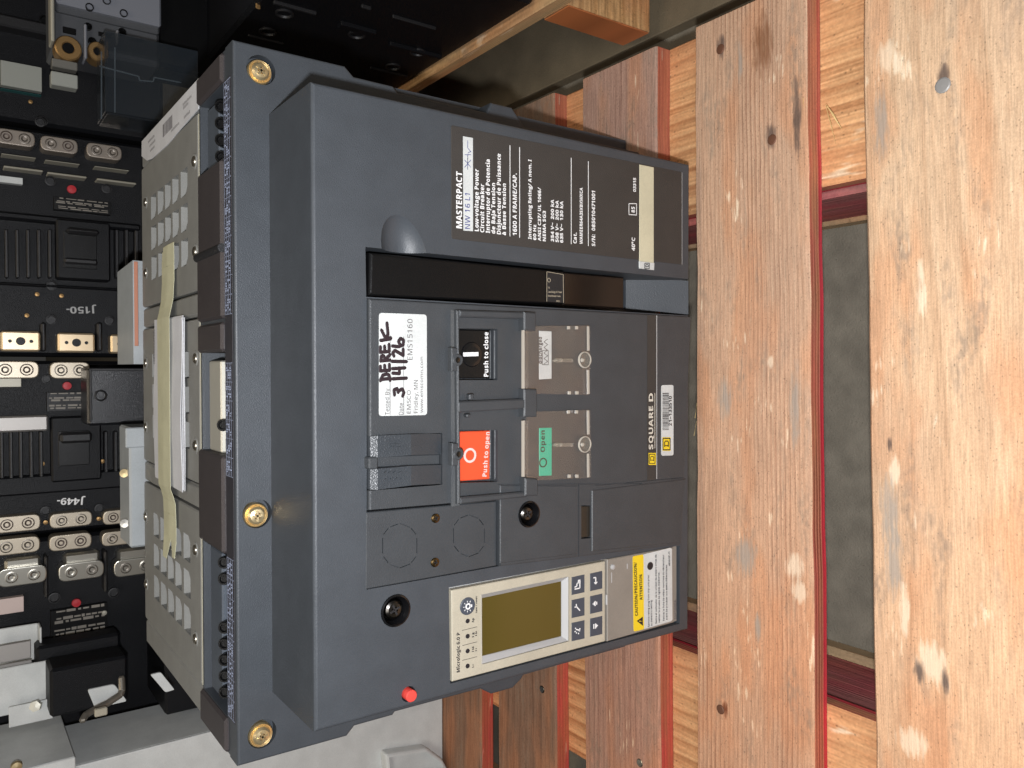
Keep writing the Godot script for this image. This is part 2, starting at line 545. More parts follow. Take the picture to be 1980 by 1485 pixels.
func board(parent: Node3D, called: String, x0: float, x1: float, back: Array, front: Array, top: float, thick: float, mt: Material, ms: Material, wav := 0.0012, label := "") -> MeshInstance3D:
	var n := FastNoiseLite.new()
	n.seed = rng.randi()
	n.frequency = 9.0
	var a := mb()
	var s := mb()
	var seg := 28
	var rows := []
	for i in seg + 1:
		var x := lerpf(x0, x1, float(i) / seg)
		var zb := zat(back[0], back[1], x) + n.get_noise_2d(x, 0) * wav
		var zf := zat(front[0], front[1], x) + n.get_noise_2d(x, 50) * wav
		var c := 0.0016 + absf(n.get_noise_2d(x * 3, 90)) * wav
		var t := top + n.get_noise_2d(x * 0.4, 130) * 0.0006
		rows.append([Vector3(x, top - thick, zb), Vector3(x, t - c, zb), Vector3(x, t, zb + c), Vector3(x, t, zf - c), Vector3(x, t - c, zf), Vector3(x, top - thick, zf)])
	for i in seg:
		var u0 := float(i) / seg
		var u1 := float(i + 1) / seg
		var p: Array = rows[i]
		var q: Array = rows[i + 1]
		# winding: seen from outside
		strip(s, q[0], p[0], p[1], q[1], u1, u0, 1.0, 0.0)
		strip(a, q[1], p[1], p[2], q[2], u1, u0, 0.0, 0.02)
		strip(a, q[2], p[2], p[3], q[3], u1, u0, 0.02, 0.98)
		strip(a, q[3], p[3], p[4], q[4], u1, u0, 0.98, 1.0)
		strip(s, p[5], q[5], q[4], p[4], u0, u1, 1.0, 0.0)
		strip(s, q[5], p[5], p[0], q[0], u1, u0, 0.0, 0.2)
	for e in [0, seg]:
		var p: Array = rows[e]
		var o := []
		for k in 6:
			o.append(p[k])
		for k in range(1, 5):
			var v := [o[0], o[k], o[k + 1]] if e == 0 else [o[0], o[k + 1], o[k]]
			var uv := []
			for w in v:
				uv.append(Vector2((w.z - o[0].z) * 2.0, (top - w.y) / thick))
			tri_uv(s, v, uv)
	a.set_material(mt)
	s.set_material(ms)
	var me := a.commit()
	s.commit(me)
	return part(parent, called, me, null, label)
func plank_z(parent: Node3D, called: String, x0: float, x1: float, z0: float, z1: float, y0: float, y1: float, mt: Material, ms: Material, label := "") -> MeshInstance3D:   # a member running front to back
	var a := mb()
	var s := mb()
	var c := 0.0012
	var seg := 10
	for i in seg:
		var u0 := float(i) / seg
		var u1 := float(i + 1) / seg
		var za := lerpf(z0, z1, u0)
		var zb := lerpf(z0, z1, u1)
		strip(a, Vector3(x0 + c, y1, za), Vector3(x0 + c, y1, zb), Vector3(x1 - c, y1, zb), Vector3(x1 - c, y1, za), u0, u1, 0.0, 1.0)
		strip(a, Vector3(x0, y1 - c, za), Vector3(x0, y1 - c, zb), Vector3(x0 + c, y1, zb), Vector3(x0 + c, y1, za), u0, u1, 0.0, 0.01)
		strip(a, Vector3(x1 - c, y1, za), Vector3(x1 - c, y1, zb), Vector3(x1, y1 - c, zb), Vector3(x1, y1 - c, za), u0, u1, 0.99, 1.0)
		strip(s, Vector3(x0, y0, za), Vector3(x0, y0, zb), Vector3(x0, y1 - c, zb), Vector3(x0, y1 - c, za), u0, u1, 1.0, 0.0)
		strip(s, Vector3(x1, y1 - c, za), Vector3(x1, y1 - c, zb), Vector3(x1, y0, zb), Vector3(x1, y0, za), u0, u1, 0.0, 1.0)
		strip(s, Vector3(x1, y0, za), Vector3(x1, y0, zb), Vector3(x0, y0, zb), Vector3(x0, y0, za), u0, u1, 0.0, 0.3)
	for z in [z0, z1]:
		var v := [Vector3(x0, y0, z), Vector3(x1, y0, z), Vector3(x1, y1 - c, z), Vector3(x0, y1 - c, z)]
		strip(s, v[0], v[1], v[2], v[3], 0.0, 0.12, 1.0, 0.0)
	a.set_material(mt)
	s.set_material(ms)
	var me := a.commit()
	s.commit(me)
	return part(parent, called, me, null, label)

func stain(m: StandardMaterial3D, u: float, v: float, lu: float, lv: float, c: Color) -> void:    # rust and bruised fibres round a nail or knot
	var im: Image = m.albedo_texture.get_image()
	var w := im.get_width()
	var h := im.get_height()
	var n := FastNoiseLite.new()
	n.frequency = 0.09
	for y in range(int((v - lv) * h), int((v + lv) * h)):
		for x in range(int((u - lu) * w), int((u + lu) * w)):
			if x < 0 or y < 0 or x >= w or y >= h:
				continue
			var d := Vector2((x / float(w) - u) / lu, (y / float(h) - v) / lv).length() + n.get_noise_2d(x * 0.4, y * 2.0) * 0.55
			var k := clampf((1.0 - d) * 1.1, 0.0, 0.55 if c.get_luminance() > 0.7 else 0.75)
			if k > 0.0:
				im.set_pixel(x, y, im.get_pixel(x, y).lerp(c, k))
	m.albedo_texture = ImageTexture.create_from_image(im)

func pallet() -> void:
	var xr := 0.323
	var xl := -0.66
	var g := thing("wooden_pallet", "weathered wooden pallet with red painted board edges under the large dark grey breaker", "pallet", Vector3(-0.15, FLOOR, -0.25))
	var P := func(x: float, y: float) -> Vector3: return PY(x, y, DECK)
	var th := 0.018
	var b1 := [P.call(1692, 1485), P.call(1666, 0)]
	var f1 := [b1[0] + Vector3(0, 0, 0.156), b1[1] + Vector3(0, 0, 0.156)]
	board(g, "deck_board", xl, xr + 0.004, b1, f1, DECK, th, M.wood_front, M.wood_edge, 0.0016)
	board(g, "deck_board", xl, xr, [P.call(1347, 1485), P.call(1343, 60)], [P.call(1574, 1485), P.call(1558, 0)], DECK, th, M.wood_second, M.wood_edge)
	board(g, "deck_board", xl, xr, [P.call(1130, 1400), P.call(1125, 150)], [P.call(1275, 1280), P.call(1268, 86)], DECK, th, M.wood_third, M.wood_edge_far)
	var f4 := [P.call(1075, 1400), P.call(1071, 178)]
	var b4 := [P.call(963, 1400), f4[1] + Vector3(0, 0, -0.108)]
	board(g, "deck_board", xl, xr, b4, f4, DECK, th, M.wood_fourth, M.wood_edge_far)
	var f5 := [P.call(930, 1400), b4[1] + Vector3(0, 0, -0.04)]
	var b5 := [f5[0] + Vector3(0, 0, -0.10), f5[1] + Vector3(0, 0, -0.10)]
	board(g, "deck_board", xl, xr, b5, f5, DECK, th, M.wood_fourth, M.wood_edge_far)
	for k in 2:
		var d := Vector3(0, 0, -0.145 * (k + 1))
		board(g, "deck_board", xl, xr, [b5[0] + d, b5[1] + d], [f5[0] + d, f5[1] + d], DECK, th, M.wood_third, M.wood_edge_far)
	# lengthwise members under the deck: a flat board, a deep stringer, a bottom board
	for e in [[0.166, 0.3245, 0.161, 0.322], [-0.395, -0.236, -0.39, -0.240], [-0.655, -0.58, -0.65, -0.585]]:
		plank_z(g, "stringer_board", e[0], e[1], -0.76, 0.30, DECK - th - 0.0175, DECK - th - 0.0005, M.wood_stringer, M.wood_edge)
		plank_z(g, "stringer", e[2], e[3], -0.757, 0.298, FLOOR + 0.018, DECK - th - 0.021, M.wood_red_side, M.wood_red_side)
		plank_z(g, "bottom_board", e[2] - 0.004, e[3] + (0.008 if e[2] < 0 else 0.001), -0.755, 0.296, FLOOR + 0.001, FLOOR + 0.0175, M.wood_olive, M.wood_olive)
	# bruises round the nails, knots, pale and grey scrapes
	var spots := func(m: StandardMaterial3D, bk: Array, fr: Array, list: Array) -> void:
		for e in list:
			var p := PY(e[0], e[1], DECK)
			var z0 := zat(bk[0], bk[1], p.x)
			var z1 := zat(fr[0], fr[1], p.x)
			stain(m, (p.x - xl) / (xr - xl), 0.02 + 0.96 * (p.z - z0) / (z1 - z0), e[2], e[3], e[4])
	var bruise := Color(0.33, 0.28, 0.26)
	var rust := Color(0.40, 0.20, 0.12)
	var pale := Color(0.96, 0.90, 0.80)
	var ash := Color(0.62, 0.58, 0.54)
	var b2 := [P.call(1347, 1485), P.call(1343, 60)]
	var f2 := [P.call(1574, 1485), P.call(1558, 0)]
	spots.call(M.wood_second, b2, f2, [[1393, 92, 0.012, 0.05, bruise], [1493, 264, 0.012, 0.05, bruise], [1475, 85, 0.03, 0.10, Color(0.50, 0.34, 0.24)], [1545, 230, 0.035, 0.04, bruise], [1430, 120, 0.018, 0.03, ash], [1538, 1095, 0.012, 0.08, pale], [1548, 1145, 0.010, 0.07, pale], [1440, 1075, 0.02, 0.12, ash], [1400, 770, 0.02, 0.08, ash], [1540, 790, 0.04, 0.05, ash], [1400, 1372, 0.008, 0.03, rust], [1490, 700, 0.006, 0.03, pale], [1465, 1215, 0.015, 0.03, ash]])
	spots.call(M.wood_front, b1, f1, [[1712, 125, 0.014, 0.05, pale], [1732, 135, 0.009, 0.03, pale], [1823, 160, 0.010, 0.03, bruise], [1775, 540, 0.012, 0.02, pale], [1778, 590, 0.012, 0.025, pale], [1725, 920, 0.014, 0.03, pale], [1715, 1000, 0.03, 0.05, ash], [1722, 1090, 0.03, 0.05, ash], [1745, 1190, 0.022, 0.03, pale], [1800, 1290, 0.018, 0.08, pale], [1775, 1305, 0.010, 0.03, bruise], [1825, 1320, 0.010, 0.02, bruise], [1760, 1440, 0.012, 0.08, pale], [1715, 865, 0.006, 0.015, bruise], [1700, 250, 0.03, 0.04, ash]])
	# nails
	for n in [[1823, 165, 0.0052, "nail_grey"], [1393, 95, 0.0042, "copper_rust"], [1493, 270, 0.0042, "copper_rust"], [1048, 1333, 0.0042, "dark_steel"], [1237, 1475, 0.004, "dull_steel"], [1393, 1372, 0.004, "copper_rust"]]:
		var s := mb()
		lathe(s, [[n[2], -0.002], [n[2], 0.0002], [n[2] * 0.8, 0.0007], [0.0, 0.0009]], PY(n[0], n[1], DECK + 0.0002), Vector3.UP, 14)
		part(g, "nail", s, M[n[3]])
	# loose splinters on the board edge
	for e in [[1598, 203, 1628, 250, -0.19], [1597, 205, 1616, 279, -0.19], [1553, 190, 1560, 265, DECK + 0.001], [1344, 808, 1349, 770, -0.192], [1342, 842, 1347, 815, -0.192]]:
		var s := mb()
		var a := PY(e[0], e[1], e[4])
		var b := PY(e[2], e[3], e[4] - 0.006)
		var mid := (a + b) * 0.5 + Vector3(0, 0.001, 0.0008)
		hexa(s, [a + Vector3(0.0004, 0, 0), a + Vector3(0, 0.0004, 0), a - Vector3(0.0004, 0, 0), a - Vector3(0, 0.0004, 0)], [mid + Vector3(0.0015, 0, 0), mid + Vector3(0, 0.0007, 0.0005), mid - Vector3(0.0015, 0, 0), mid - Vector3(0, 0.0007, 0.0005)])
		hexa(s, [mid + Vector3(0.0015, 0, 0), mid + Vector3(0, 0.0007, 0.0005), mid - Vector3(0.0015, 0, 0), mid - Vector3(0, 0.0007, 0.0005)], [b + Vector3(0.0002, 0, 0), b + Vector3(0, 0.0002, 0), b - Vector3(0.0002, 0, 0), b - Vector3(0, 0.0002, 0)])
		part(g, "splinter", s, M.splinter)

# ---------------------------------------------------------------- the breaker
func screw(parent: Node3D, called: String, at: Vector3, axis: Vector3, r: float, h: float, m: Material, slot_m: Material, washer := false) -> void:
	var s := mb()
	if washer:
		lathe(s, [[r * 1.28, -0.001], [r * 1.28, h * 0.55], [r * 1.18, h * 0.75], [r, h * 0.6], [r, h * 0.6]], at, axis, 40)
	lathe(s, [[r, -0.002], [r, h * 0.55], [r * 0.92, h * 0.85], [r * 0.7, h * 1.05], [r * 0.35, h * 1.12]], at, axis, 28)
	# cross recess in the middle of the head
	var side := axis.cross(Vector3(0.3, 0.9, 0.2)).normalized()
	var up := axis.cross(side).normalized()
	lathe(s, [[r * 0.35, h * 1.12], [r * 0.12, h * 0.5], [0.0, h * 0.5]], at, axis, 8)
	var o := part(parent, called, s, m)
	var c := mb()
	var rot := Basis(side, up, axis).rotated(axis, rng.randf() * 1.5)
	for e in [Vector3(r * 1.15, r * 0.22, h * 0.06), Vector3(r * 0.22, r * 1.15, h * 0.06)]:
		box(c, Vector3(), e, 0.0, Transform3D(rot, at + axis * (h * 1.10)))
	part(o, "cross_slot", c, slot_m)

func breaker() -> void:
	var g := thing("circuit_breaker", "large dark grey breaker with cream display unit, upright on the red-edged pallet", "circuit breaker", Vector3(0, DECK, -0.18))
	var zf := -0.077
	var yt := 0.1932
	# --- flange behind the cover
	var out := PackedVector2Array([Vector2(-0.2455, yt), Vector2(0.2455, yt), Vector2(0.2455, 0.113), Vector2(0.2393, 0.106), Vector2(0.2390, 0.0741), Vector2(0.2350, 0.0700), Vector2(0.2350, -0.0110), Vector2(0.2440, -0.0156), Vector2(0.2440, -0.0365), Vector2(0.2300, -0.05), Vector2(0.2300, DECK + 0.001), Vector2(-0.2300, DECK + 0.001), Vector2(-0.2300, -0.055), Vector2(-0.2403, -0.0458), Vector2(-0.2455, -0.0371), Vector2(-0.2455, -0.0154), Vector2(-0.2385, -0.0043), Vector2(-0.2380, 0.0741), Vector2(-0.2401, 0.0760), Vector2(-0.2401, 0.1075), Vector2(-0.2460, 0.1137)])
	var fb := mb()
	prism(fb, out, -0.0945, zf, 0.0016)
	var cuts := []
	var scr := [Vector3(0.2280, 0.1750, zf), Vector3(-0.0756, 0.1795, zf), Vector3(-0.2285, 0.1770, zf)]
	for p in scr:
		var c := mb()
		prism(c, circle(Vector2(p.x + 0.0012, p.y - 0.0006), 0.0100, -1, 36), zf - 0.0075, zf + 0.01)
		cuts.append(c)
	csg(g, "front_flange", fb, M.housing, cuts)
	for p in scr:
		screw(g, "flange_screw", p + Vector3(0, 0, -0.006), Vector3(0, 0, 1), 0.0066, 0.0078, M.brass, M.brass, true)
	# --- housing ledge behind the flange, with three terminal troughs
	var lb := mb()
	prism(lb, rect(-0.2450, DECK + 0.001, 0.2450, yt - 0.0005), -0.166, -0.0950)
	var lc := []
	for e in [[0.172, 0.2235], [-0.106, 0.0375], [-0.2200, -0.1060]]:
		var c := mb()
		span(c, Vector3(e[0], yt - 0.022, -0.1625), Vector3(e[1], yt + 0.02, -0.1002))
		lc.append(c)
	csg(g, "terminal_ledge", lb, M.housing, lc)
	# base of the apparatus
	var bs := mb()
	box(bs, Vector3(0, (DECK + 0.1755) / 2 + 0.0005, -0.272), Vector3(0.482, 0.1755 - DECK - 0.001, 0.21), 0.003)
	part(g, "base_body", bs, M.chute)
	# --- brown covers over the unused terminals
	for e in [[0.2240, 0.2440, -0.1640, -0.0990], [0.1105, 0.1712, -0.1620, -0.1010], [0.0605, 0.1085, -0.1655, -0.1010], [0.0372, 0.0578, -0.1655, -0.1020], [-0.1050, -0.0362, -0.1655, -0.1020], [-0.2445, -0.2205, -0.1660, -0.0990]]:
		var s := mb()
		span(s, Vector3(e[0], yt - 0.02, e[2]), Vector3(e[1], yt + 0.0022, e[3]), 0.0018)
		part(g, "terminal_cover", s, M.brown_cover)
	var rod := mb()
	lathe(rod, [[0.0, -0.033], [0.0032, -0.033], [0.0032, 0.033], [0.0, 0.033]], Vector3(0.1093, yt + 0.0012, -0.1340), Vector3(0, 0, 1), 12)
	part(g, "hinge_rod", rod, M.black_matt)
	# --- terminal rows in the troughs
	var k := 0
	for e in [[0.2130, 4, 0.0120, "trough_blue"], [0.0250, 5, 0.0135, "galvanised"], [-0.1150, 9, 0.0118, "trough_blue"]]:
		var n: int = e[1]
		var x0: float = e[0]
		var pitch: float = e[2]
		var s := mb()
		span(s, Vector3(x0 + 0.006, yt - 0.0200, -0.1540), Vector3(x0 - pitch * (n - 1) - 0.007, yt - 0.0035, -0.1240), 0.001)
		part(g, "terminal_strip", s, M[e[3]])
		for i in n:
			var x := x0 - pitch * i
			if e[3] == "galvanised" and i != 3:
				var w := mb()
				span(w, Vector3(x - 0.0035, yt - 0.012, -0.108), Vector3(x + 0.0035, yt - 0.002, -0.1055), 0.0004)
				part(g, "terminal_pin", w, M.white_print)
				continue
			if e[3] == "trough_blue" and n == 9 and (i == 2 or i == 3):
				continue
			var t := mb()
			lathe(t, [[0.0045, -0.010], [0.0045, 0.0], [0.0040, 0.0012], [0.0030, 0.0012], [0.0026, -0.001], [0.0, -0.001]], Vector3(x, yt - 0.0035, -0.1190), Vector3(0, 0.55, 0.83).normalized(), 14)
			box(t, Vector3(x, yt - 0.009, -0.1125), Vector3(0.0085, 0.010, 0.007), 0.0015)
			part(g, "terminal_screw", t, M.black)
			k += 1
	# --- printed strip along the front of the ledge
	var sb := mb()
	span(sb, Vector3(-0.2185, yt - 0.001, -0.0988), Vector3(0.2235, yt + 0.0003, -0.0815), 0.0002)
	var strip_part := part(g, "marking_strip", sb, M.strip_base)
	var sp := mb()
	var yy := yt + 0.0004
	for blk in [[0.0625, 0.2220], [-0.0490, 0.0290], [-0.2170, -0.1060]]:
		var cols := int(round((blk[1] - blk[0]) / 0.0134))
		var wd: float = (blk[1] - blk[0]) / cols
		for zz in [-0.0975, -0.0935, -0.0895, -0.0855]:
			span(sp, Vector3(blk[0], yy - 0.0002, zz), Vector3(blk[1], yy, zz + 0.00022))
		for i in cols + 1:
			var x: float = blk[0] + wd * i
			span(sp, Vector3(x - 0.00025, yy - 0.0002, -0.0975), Vector3(x + 0.00025, yy + 0.0001, -0.0828))
		for i in cols:
			var x: float = blk[0] + wd * i
			for rr in 3:
				var zz := -0.0955 + rr * 0.0041
				for j in 5:
					if rng.randf() < 0.38:
						continue
					var xx := x + wd * (0.18 + 0.13 * j)
					span(sp, Vector3(xx, yy - 0.0002, zz - 0.0009), Vector3(xx + 0.0008 + rng.randf() * 0.0006, yy + 0.00015, zz - 0.0009 + 0.0012 + rng.randf() * 0.0012))
	part(strip_part, "print", sp, M.strip_print)
	# --- arc chutes
	var rows := [[-0.2014, -0.2234], [-0.2310, -0.2526], [-0.2587, -0.2800], [-0.2860, -0.3090], [-0.3160, -0.3380]]
	for q in [[0.0858, 0.2210, [0.176, 0.1475, 0.1195], 1], [-0.0640, 0.0640, [0.0285, 0.0, -0.0285], 0], [-0.2200, -0.0855, [-0.1205, -0.1497, -0.1795], -1]]:
		var s := mb()
		prism(s, rounded(rect(q[0], -0.3800, q[1], -0.1690), 0.004), 0.0, 0.0165, 0.0010)
		var cc := []
		for r in rows:
			for x in q[2]:
				var c := mb()
				var xa: float = x - 0.0108
				var xb: float = x + 0.0108
				var ch := PackedVector2Array([Vector2(xa, r[1]), Vector2(xb, r[1]), Vector2(xb, r[0]), Vector2(xa + 0.005, r[0]), Vector2(xa, r[0] - 0.006)])
				if q[3] < 0:
					ch = PackedVector2Array([Vector2(xa, r[1]), Vector2(xb, r[1]), Vector2(xb, r[0] - 0.006), Vector2(xb - 0.005, r[0]), Vector2(xa, r[0])])
				elif q[3] == 0:
					ch = rect(xa, r[1], xb, r[0])
				prism(c, ch, 0.0055, 0.03)
				cc.append(c)
		var o := csg(g, "arc_chute", s, M.chute, cc)
		# the chute was laid out flat (x, z); stand it so that its face looks up
		o.transform = Transform3D(Basis(Vector3(1, 0, 0), Vector3(0, 0, 1), Vector3(0, 1, 0)), Vector3(0, 0.1765, 0) - where(g))
	# side and middle barriers between the chutes
	for e in [[0.2225, 0.2445], [0.0662, 0.0840], [-0.0838, -0.0658], [-0.2445, -0.2222]]:
		var s := mb()
		span(s, Vector3(e[0], 0.176, -0.381), Vector3(e[1], yt - 0.0012, -0.1690), 0.0015)
		part(g, "barrier", s, M.chute)
		var s2 := mb()
		if absf(e[0]) < 0.15:
			span(s2, Vector3(e[0] + 0.001, yt - 0.002, -0.345), Vector3(e[1] - 0.001, yt + 0.0002, -0.1690), 0.001)
			part(g, "barrier_rib", s2, M.chute)
	var lip := mb()
	span(lip, Vector3(-0.2190, yt - 0.012, -0.1688), Vector3(0.2200, yt - 0.0002, -0.1665), 0.0006)
	part(g, "front_lip", lip, M.chute_light)
	for p in [[0.1857, -0.1745], [0.1853, -0.3559], [0.116, -0.1745], [0.118, -0.3587], [0.0333, -0.1757], [-0.0347, -0.1776], [-0.1171, -0.180], [-0.1853, -0.3680], [-0.188, -0.182], [0.0312, -0.3622], [-0.0309, -0.3648], [-0.1189, -0.3684]]:
		var s := mb()
		lathe(s, [[0.0062, -0.003], [0.0062, 0.0004], [0.0054, 0.0006], [0.0046, 0.0001], [0.0, 0.0001]], Vector3(p[0], yt, p[1] - 0.004), Vector3.UP, 20)
		var o := part(g, "chute_screw", s, M.chute)
		var s2 := mb()
		lathe(s2, [[0.0042, 0.0], [0.0040, 0.0012], [0.0025, 0.0018], [0.0, 0.0018]], Vector3(p[0], yt, p[1] - 0.004), Vector3.UP, 14)
		part(o, "screw_head", s2, M.dull_steel)
	# --- barcode label along the right edge of the top
	var lab := mb()
	var ly := yt + 0.0007
	var lp := PackedVector2Array([Vector2(0.2225, -0.1640), Vector2(0.2452, -0.1640), Vector2(0.2470, -0.3745), Vector2(0.2330, -0.3760), Vector2(0.2235, -0.352), Vector2(0.2205, -0.3300), Vector2(0.2190, -0.2700), Vector2(0.2205, -0.2300)])
	prism(lab, lp, 0, 0.0006)
	var lo := part(g, "barcode_label", lab, M.paper)
	lo.transform = Transform3D(Basis(Vector3(1, 0, 0), Vector3(0, 0, 1), Vector3(0, 1, 0)), Vector3(0, yt - 0.0002, 0) - where(g))
	var lpz := mb()
	for i in 26:
		var z := -0.2480 - i * 0.0014
		span(lpz, Vector3(0.2290, ly - 0.0006, z), Vector3(0.2400, ly - 0.0002, z - 0.0003 - rng.randf() * 0.0006))
	for e in [[0.238, -0.185, 0.030], [0.2350, -0.195, 0.018], [0.2270, -0.190, 0.022], [0.2270, -0.225, 0.03], [0.2340, -0.315, 0.026], [0.2290, -0.318, 0.020], [0.2390, -0.318, 0.030]]:
		for j in int(e[2] / 0.0028):
			var z: float = e[1] - j * 0.0028
			span(lpz, Vector3(e[0] - 0.001, ly - 0.0006, z), Vector3(e[0] + 0.0008 + rng.randf() * 0.0006, ly - 0.0002, z - 0.0011))
	part(lo, "print", lpz, M.grey_print).position = -where(lo)
	(lo.get_child(0) as Node3D).transform = lo.transform.affine_inverse() * Transform3D(Basis(), -where(g))
	front(g)

func inner(p: PackedVector2Array, k: float) -> PackedVector2Array:
	return inset(ccw(p), k)

func front(g: Node3D) -> void:
	var W := 0.2
	var H := 0.1690
	var zp := 0.0030          # centre panel stands this proud
	# --- raised cover with its openings
	var cb := mb()
	prism(cb, rect(-W, -H + 0.0005, W, H), -0.0775, 0.0, 0.0022)
	var slot := poly_px("o", [[706.5, 477.5], [1345, 541], [1345, 611], [708, 574]])
	var trip := poly_px("o", [[868.5, 1136.8], [1314, 1055.5], [1314, 1205.5], [871, 1321]])
	var cuts := []
	var c := mb()
	prism(c, slot, -0.040, 0.02)
	cuts.append(c)
	c = mb()
	prism(c, inset(ccw(trip), -0.0003), -0.010, 0.02)
	cuts.append(c)
	c = mb()
	prism(c, inset(ccw(poly_px("o", CPANEL)), -0.0002), -0.024, 0.02)
	cuts.append(c)
	var cap1 := PZ(765.3, 1180.7)
	c = mb()
	prism(c, circle(Vector2(cap1.x, cap1.y), 0.0108, -1, 36), -0.014, 0.02)
	cuts.append(c)
	var rst := PZ(790, 1342)
	c = mb()
	prism(c, circle(Vector2(rst.x, rst.y), 0.0052, -1, 24), -0.012, 0.02)
	cuts.append(c)
	# finger scoop beside the handle
	c = mb()
	var sc := PZ(783, 484)
	var prof := []
	for i in 13:
		var t := PI * i / 12.0
		prof.append([sin(t) * 0.0275, -cos(t) * 0.0275])
	lathe(c, prof, Vector3(), Vector3(0, 0, 1), 28)
	var cm := csg(g, "front_cover", cb, M.cover, cuts)
	var s2 := CSGMesh3D.new()
	s2.name = "cut"
	s2.mesh = c.commit()
	s2.operation = CSGShape3D.OPERATION_SUBTRACTION
	s2.material = M.cover
	s2.transform = Transform3D(Basis(Vector3(0, 0, 1), 0.35) * Basis.from_scale(Vector3(1.22, 0.76, 1.0)), Vector3(sc.x - 0.002, sc.y, 0.0175))
	cm.add_child(s2, true)
	# --- centre panel
	var pb := mb()
	prism(pb, inset(ccw(poly_px("o", CPANEL)), 0.0002), -0.0235, zp, 0.0013)
	var pc := []
	c = mb()
	var plate := poly_px("o", [[705.5, 988.7], [961, 967], [961, 1095.5], [704.5, 1142]])
	prism(c, inset(ccw(plate), -0.0012), -0.0085, 0.02)
	pc.append(c)
	var lev := poly_px("o", [[708.5, 843], [851, 836.5], [851, 936.3], [709, 948]])
	c = mb()
	prism(c, lev, -0.02, 0.02)
	pc.append(c)
	for e in [[[883, 635], [962, 636], [962, 735], [883, 735]], [[884, 830], [962, 832], [962, 932], [885, 934]]]:
		c = mb()
		prism(c, poly_px("o", e, zp), -0.006, 0.02)
		pc.append(c)
	var cap2 := PZ(1022, 994, zp)
	c = mb()
	prism(c, circle(Vector2(cap2.x, cap2.y), 0.0098, -1, 36), -0.012, 0.02)
	pc.append(c)
	c = mb()
	prism(c, poly_px("o", [[1119, 976], [1141, 976], [1141, 1039], [1119, 1041]]), -0.006, 0.02)
	pc.append(c)
	# joint lines on the panel
	for e in [[[961, 936], [1240, 934.5], 0.0007], [[1117, 936], [1117, 1078], 0.0008], [[1330, 922], [1148, 938], 0.0009], [[1252, 611], [1250, 928], 0.0007]]:
		c = mb()
		bar(c, PZ(e[0][0], e[0][1], zp - 0.0012), PZ(e[1][0], e[1][1], zp - 0.0012), e[2], 0.01)
		pc.append(c)
	csg(g, "centre_panel", pb, M.panel, pc)
	# lower left door of the panel, a step proud
	var ld := mb()
	prism(ld, poly_px("o", [[1143, 948], [1325, 926], [1309, 1049], [1143, 1066]], zp), zp - 0.001, zp + 0.0012, 0.0007)
	part(g, "lower_door", ld, M.panel)
	var ub := mb()
	prism(ub, poly_px("o", [[966, 938], [1115, 939], [1115, 1071], [966, 1089]], zp), zp - 0.001, zp + 0.0008, 0.0006)
	var ubc := mb()
	prism(ubc, circle(Vector2(cap2.x, cap2.y), 0.0098, -1, 36), -0.012, 0.02)
	csg(g, "side_plate", ub, M.panel, [ubc])
	var win := mb()
	prism(win, poly_px("o", [[1121, 979], [1139, 979], [1139, 1037], [1121, 1039]], 0.0), 0.0, 0.0008)
	part(g, "counter_window", win, M.dark_glass)
	# --- knock-out plate
	var kp := mb()
	prism(kp, inset(ccw(plate), 0.0007), -0.0084, 0.0004, 0.0006)
	var kc := []
	var ctr := [[1160.0, 1247.0, 131.0, 171.0], [1690.0, 1171.0, 118.0, 161.0]]
	for e in ctr:
		# eight short arcs cut round each knock-out
		var seq := [[-1, -0.45], [-1, 0.45], [-0.62, 0.82], [0.0, 1.0], [0.62, 0.82], [1, 0.45], [1, -0.45], [0.62, -0.82], [0.0, -1.0], [-0.62, -0.82]]
		for i in seq.size():
			var a: Array = seq[i]
			var b: Array = seq[(i + 1) % seq.size()]
			var pa := Q("b", e[0] + a[0] * e[2], e[1] + a[1] * e[3], 0.0004)
			var pb2 := Q("b", e[0] + b[0] * e[2], e[1] + b[1] * e[3], 0.0004)
			c = mb()
			var gap := 0.0 if i in [3, 7] else 0.12
			bar(c, pa.lerp(pb2, gap) - Vector3(0, 0, 0.0014), pb2.lerp(pa, gap) - Vector3(0, 0, 0.0014), 0.00065, 0.01)
			kc.append(c)
	csg(g, "knockout_plate", kp, M.panel, kc)
	screw(g, "plate_screw", Q("b", 1432, 1037, 0.0004), Vector3(0, 0, 1), 0.0032, 0.0014, M.brass_dark, M.black_matt)
	screw(g, "plate_screw", Q("b", 1428, 1375, 0.0004), Vector3(0, 0, 1), 0.0032, 0.0014, M.brass_dark, M.black_matt)
	# --- captive screws in black sleeves
	for e in [[cap1, 0.0106, 0.0], [cap2, 0.0096, zp + 0.0008]]:
		var s := mb()
		var p: Vector3 = e[0]
		var r: float = e[1]
		lathe(s, [[r, -0.013], [r, 0.0006], [r * 0.9, 0.0010], [r * 0.72, -0.004], [r * 0.68, -0.012], [0.0, -0.012]], Vector3(p.x, p.y, e[2]), Vector3(0, 0, 1), 32)
		part(g, "screw_sleeve", s, M.gloss_black)
		screw(g, "captive_screw", Vector3(p.x, p.y, e[2] - 0.0065), Vector3(0, 0, 1), r * 0.62, 0.0048, M.dark_steel, M.black_matt)
	# --- reset button and its raised word
	var rs := mb()
	lathe(rs, [[0.0040, -0.011], [0.0040, 0.0042], [0.0035, 0.0048], [0.0, 0.0050]], Vector3(rst.x, rst.y, 0.0), Vector3(0, 0, 1), 20)
	part(g, "reset_button", rs, M.reset_red)
	var rw := mb()
	say(rw, "c", "Reset", 1265, 780, 585, 52, true, 0.0)
	part(g, "raised_word", rw, M.cover)
	# --- charging handle in its slot
	var hb := mb()
	var hq := poly_px("o", [[716, 487.5], [1092, 524.5], [1092, 588], [714, 571]], 0.0)
	prism(hb, hq, -0.030, -0.0008, 0.002)
	var hd := part(g, "charging_handle", hb, M.black)
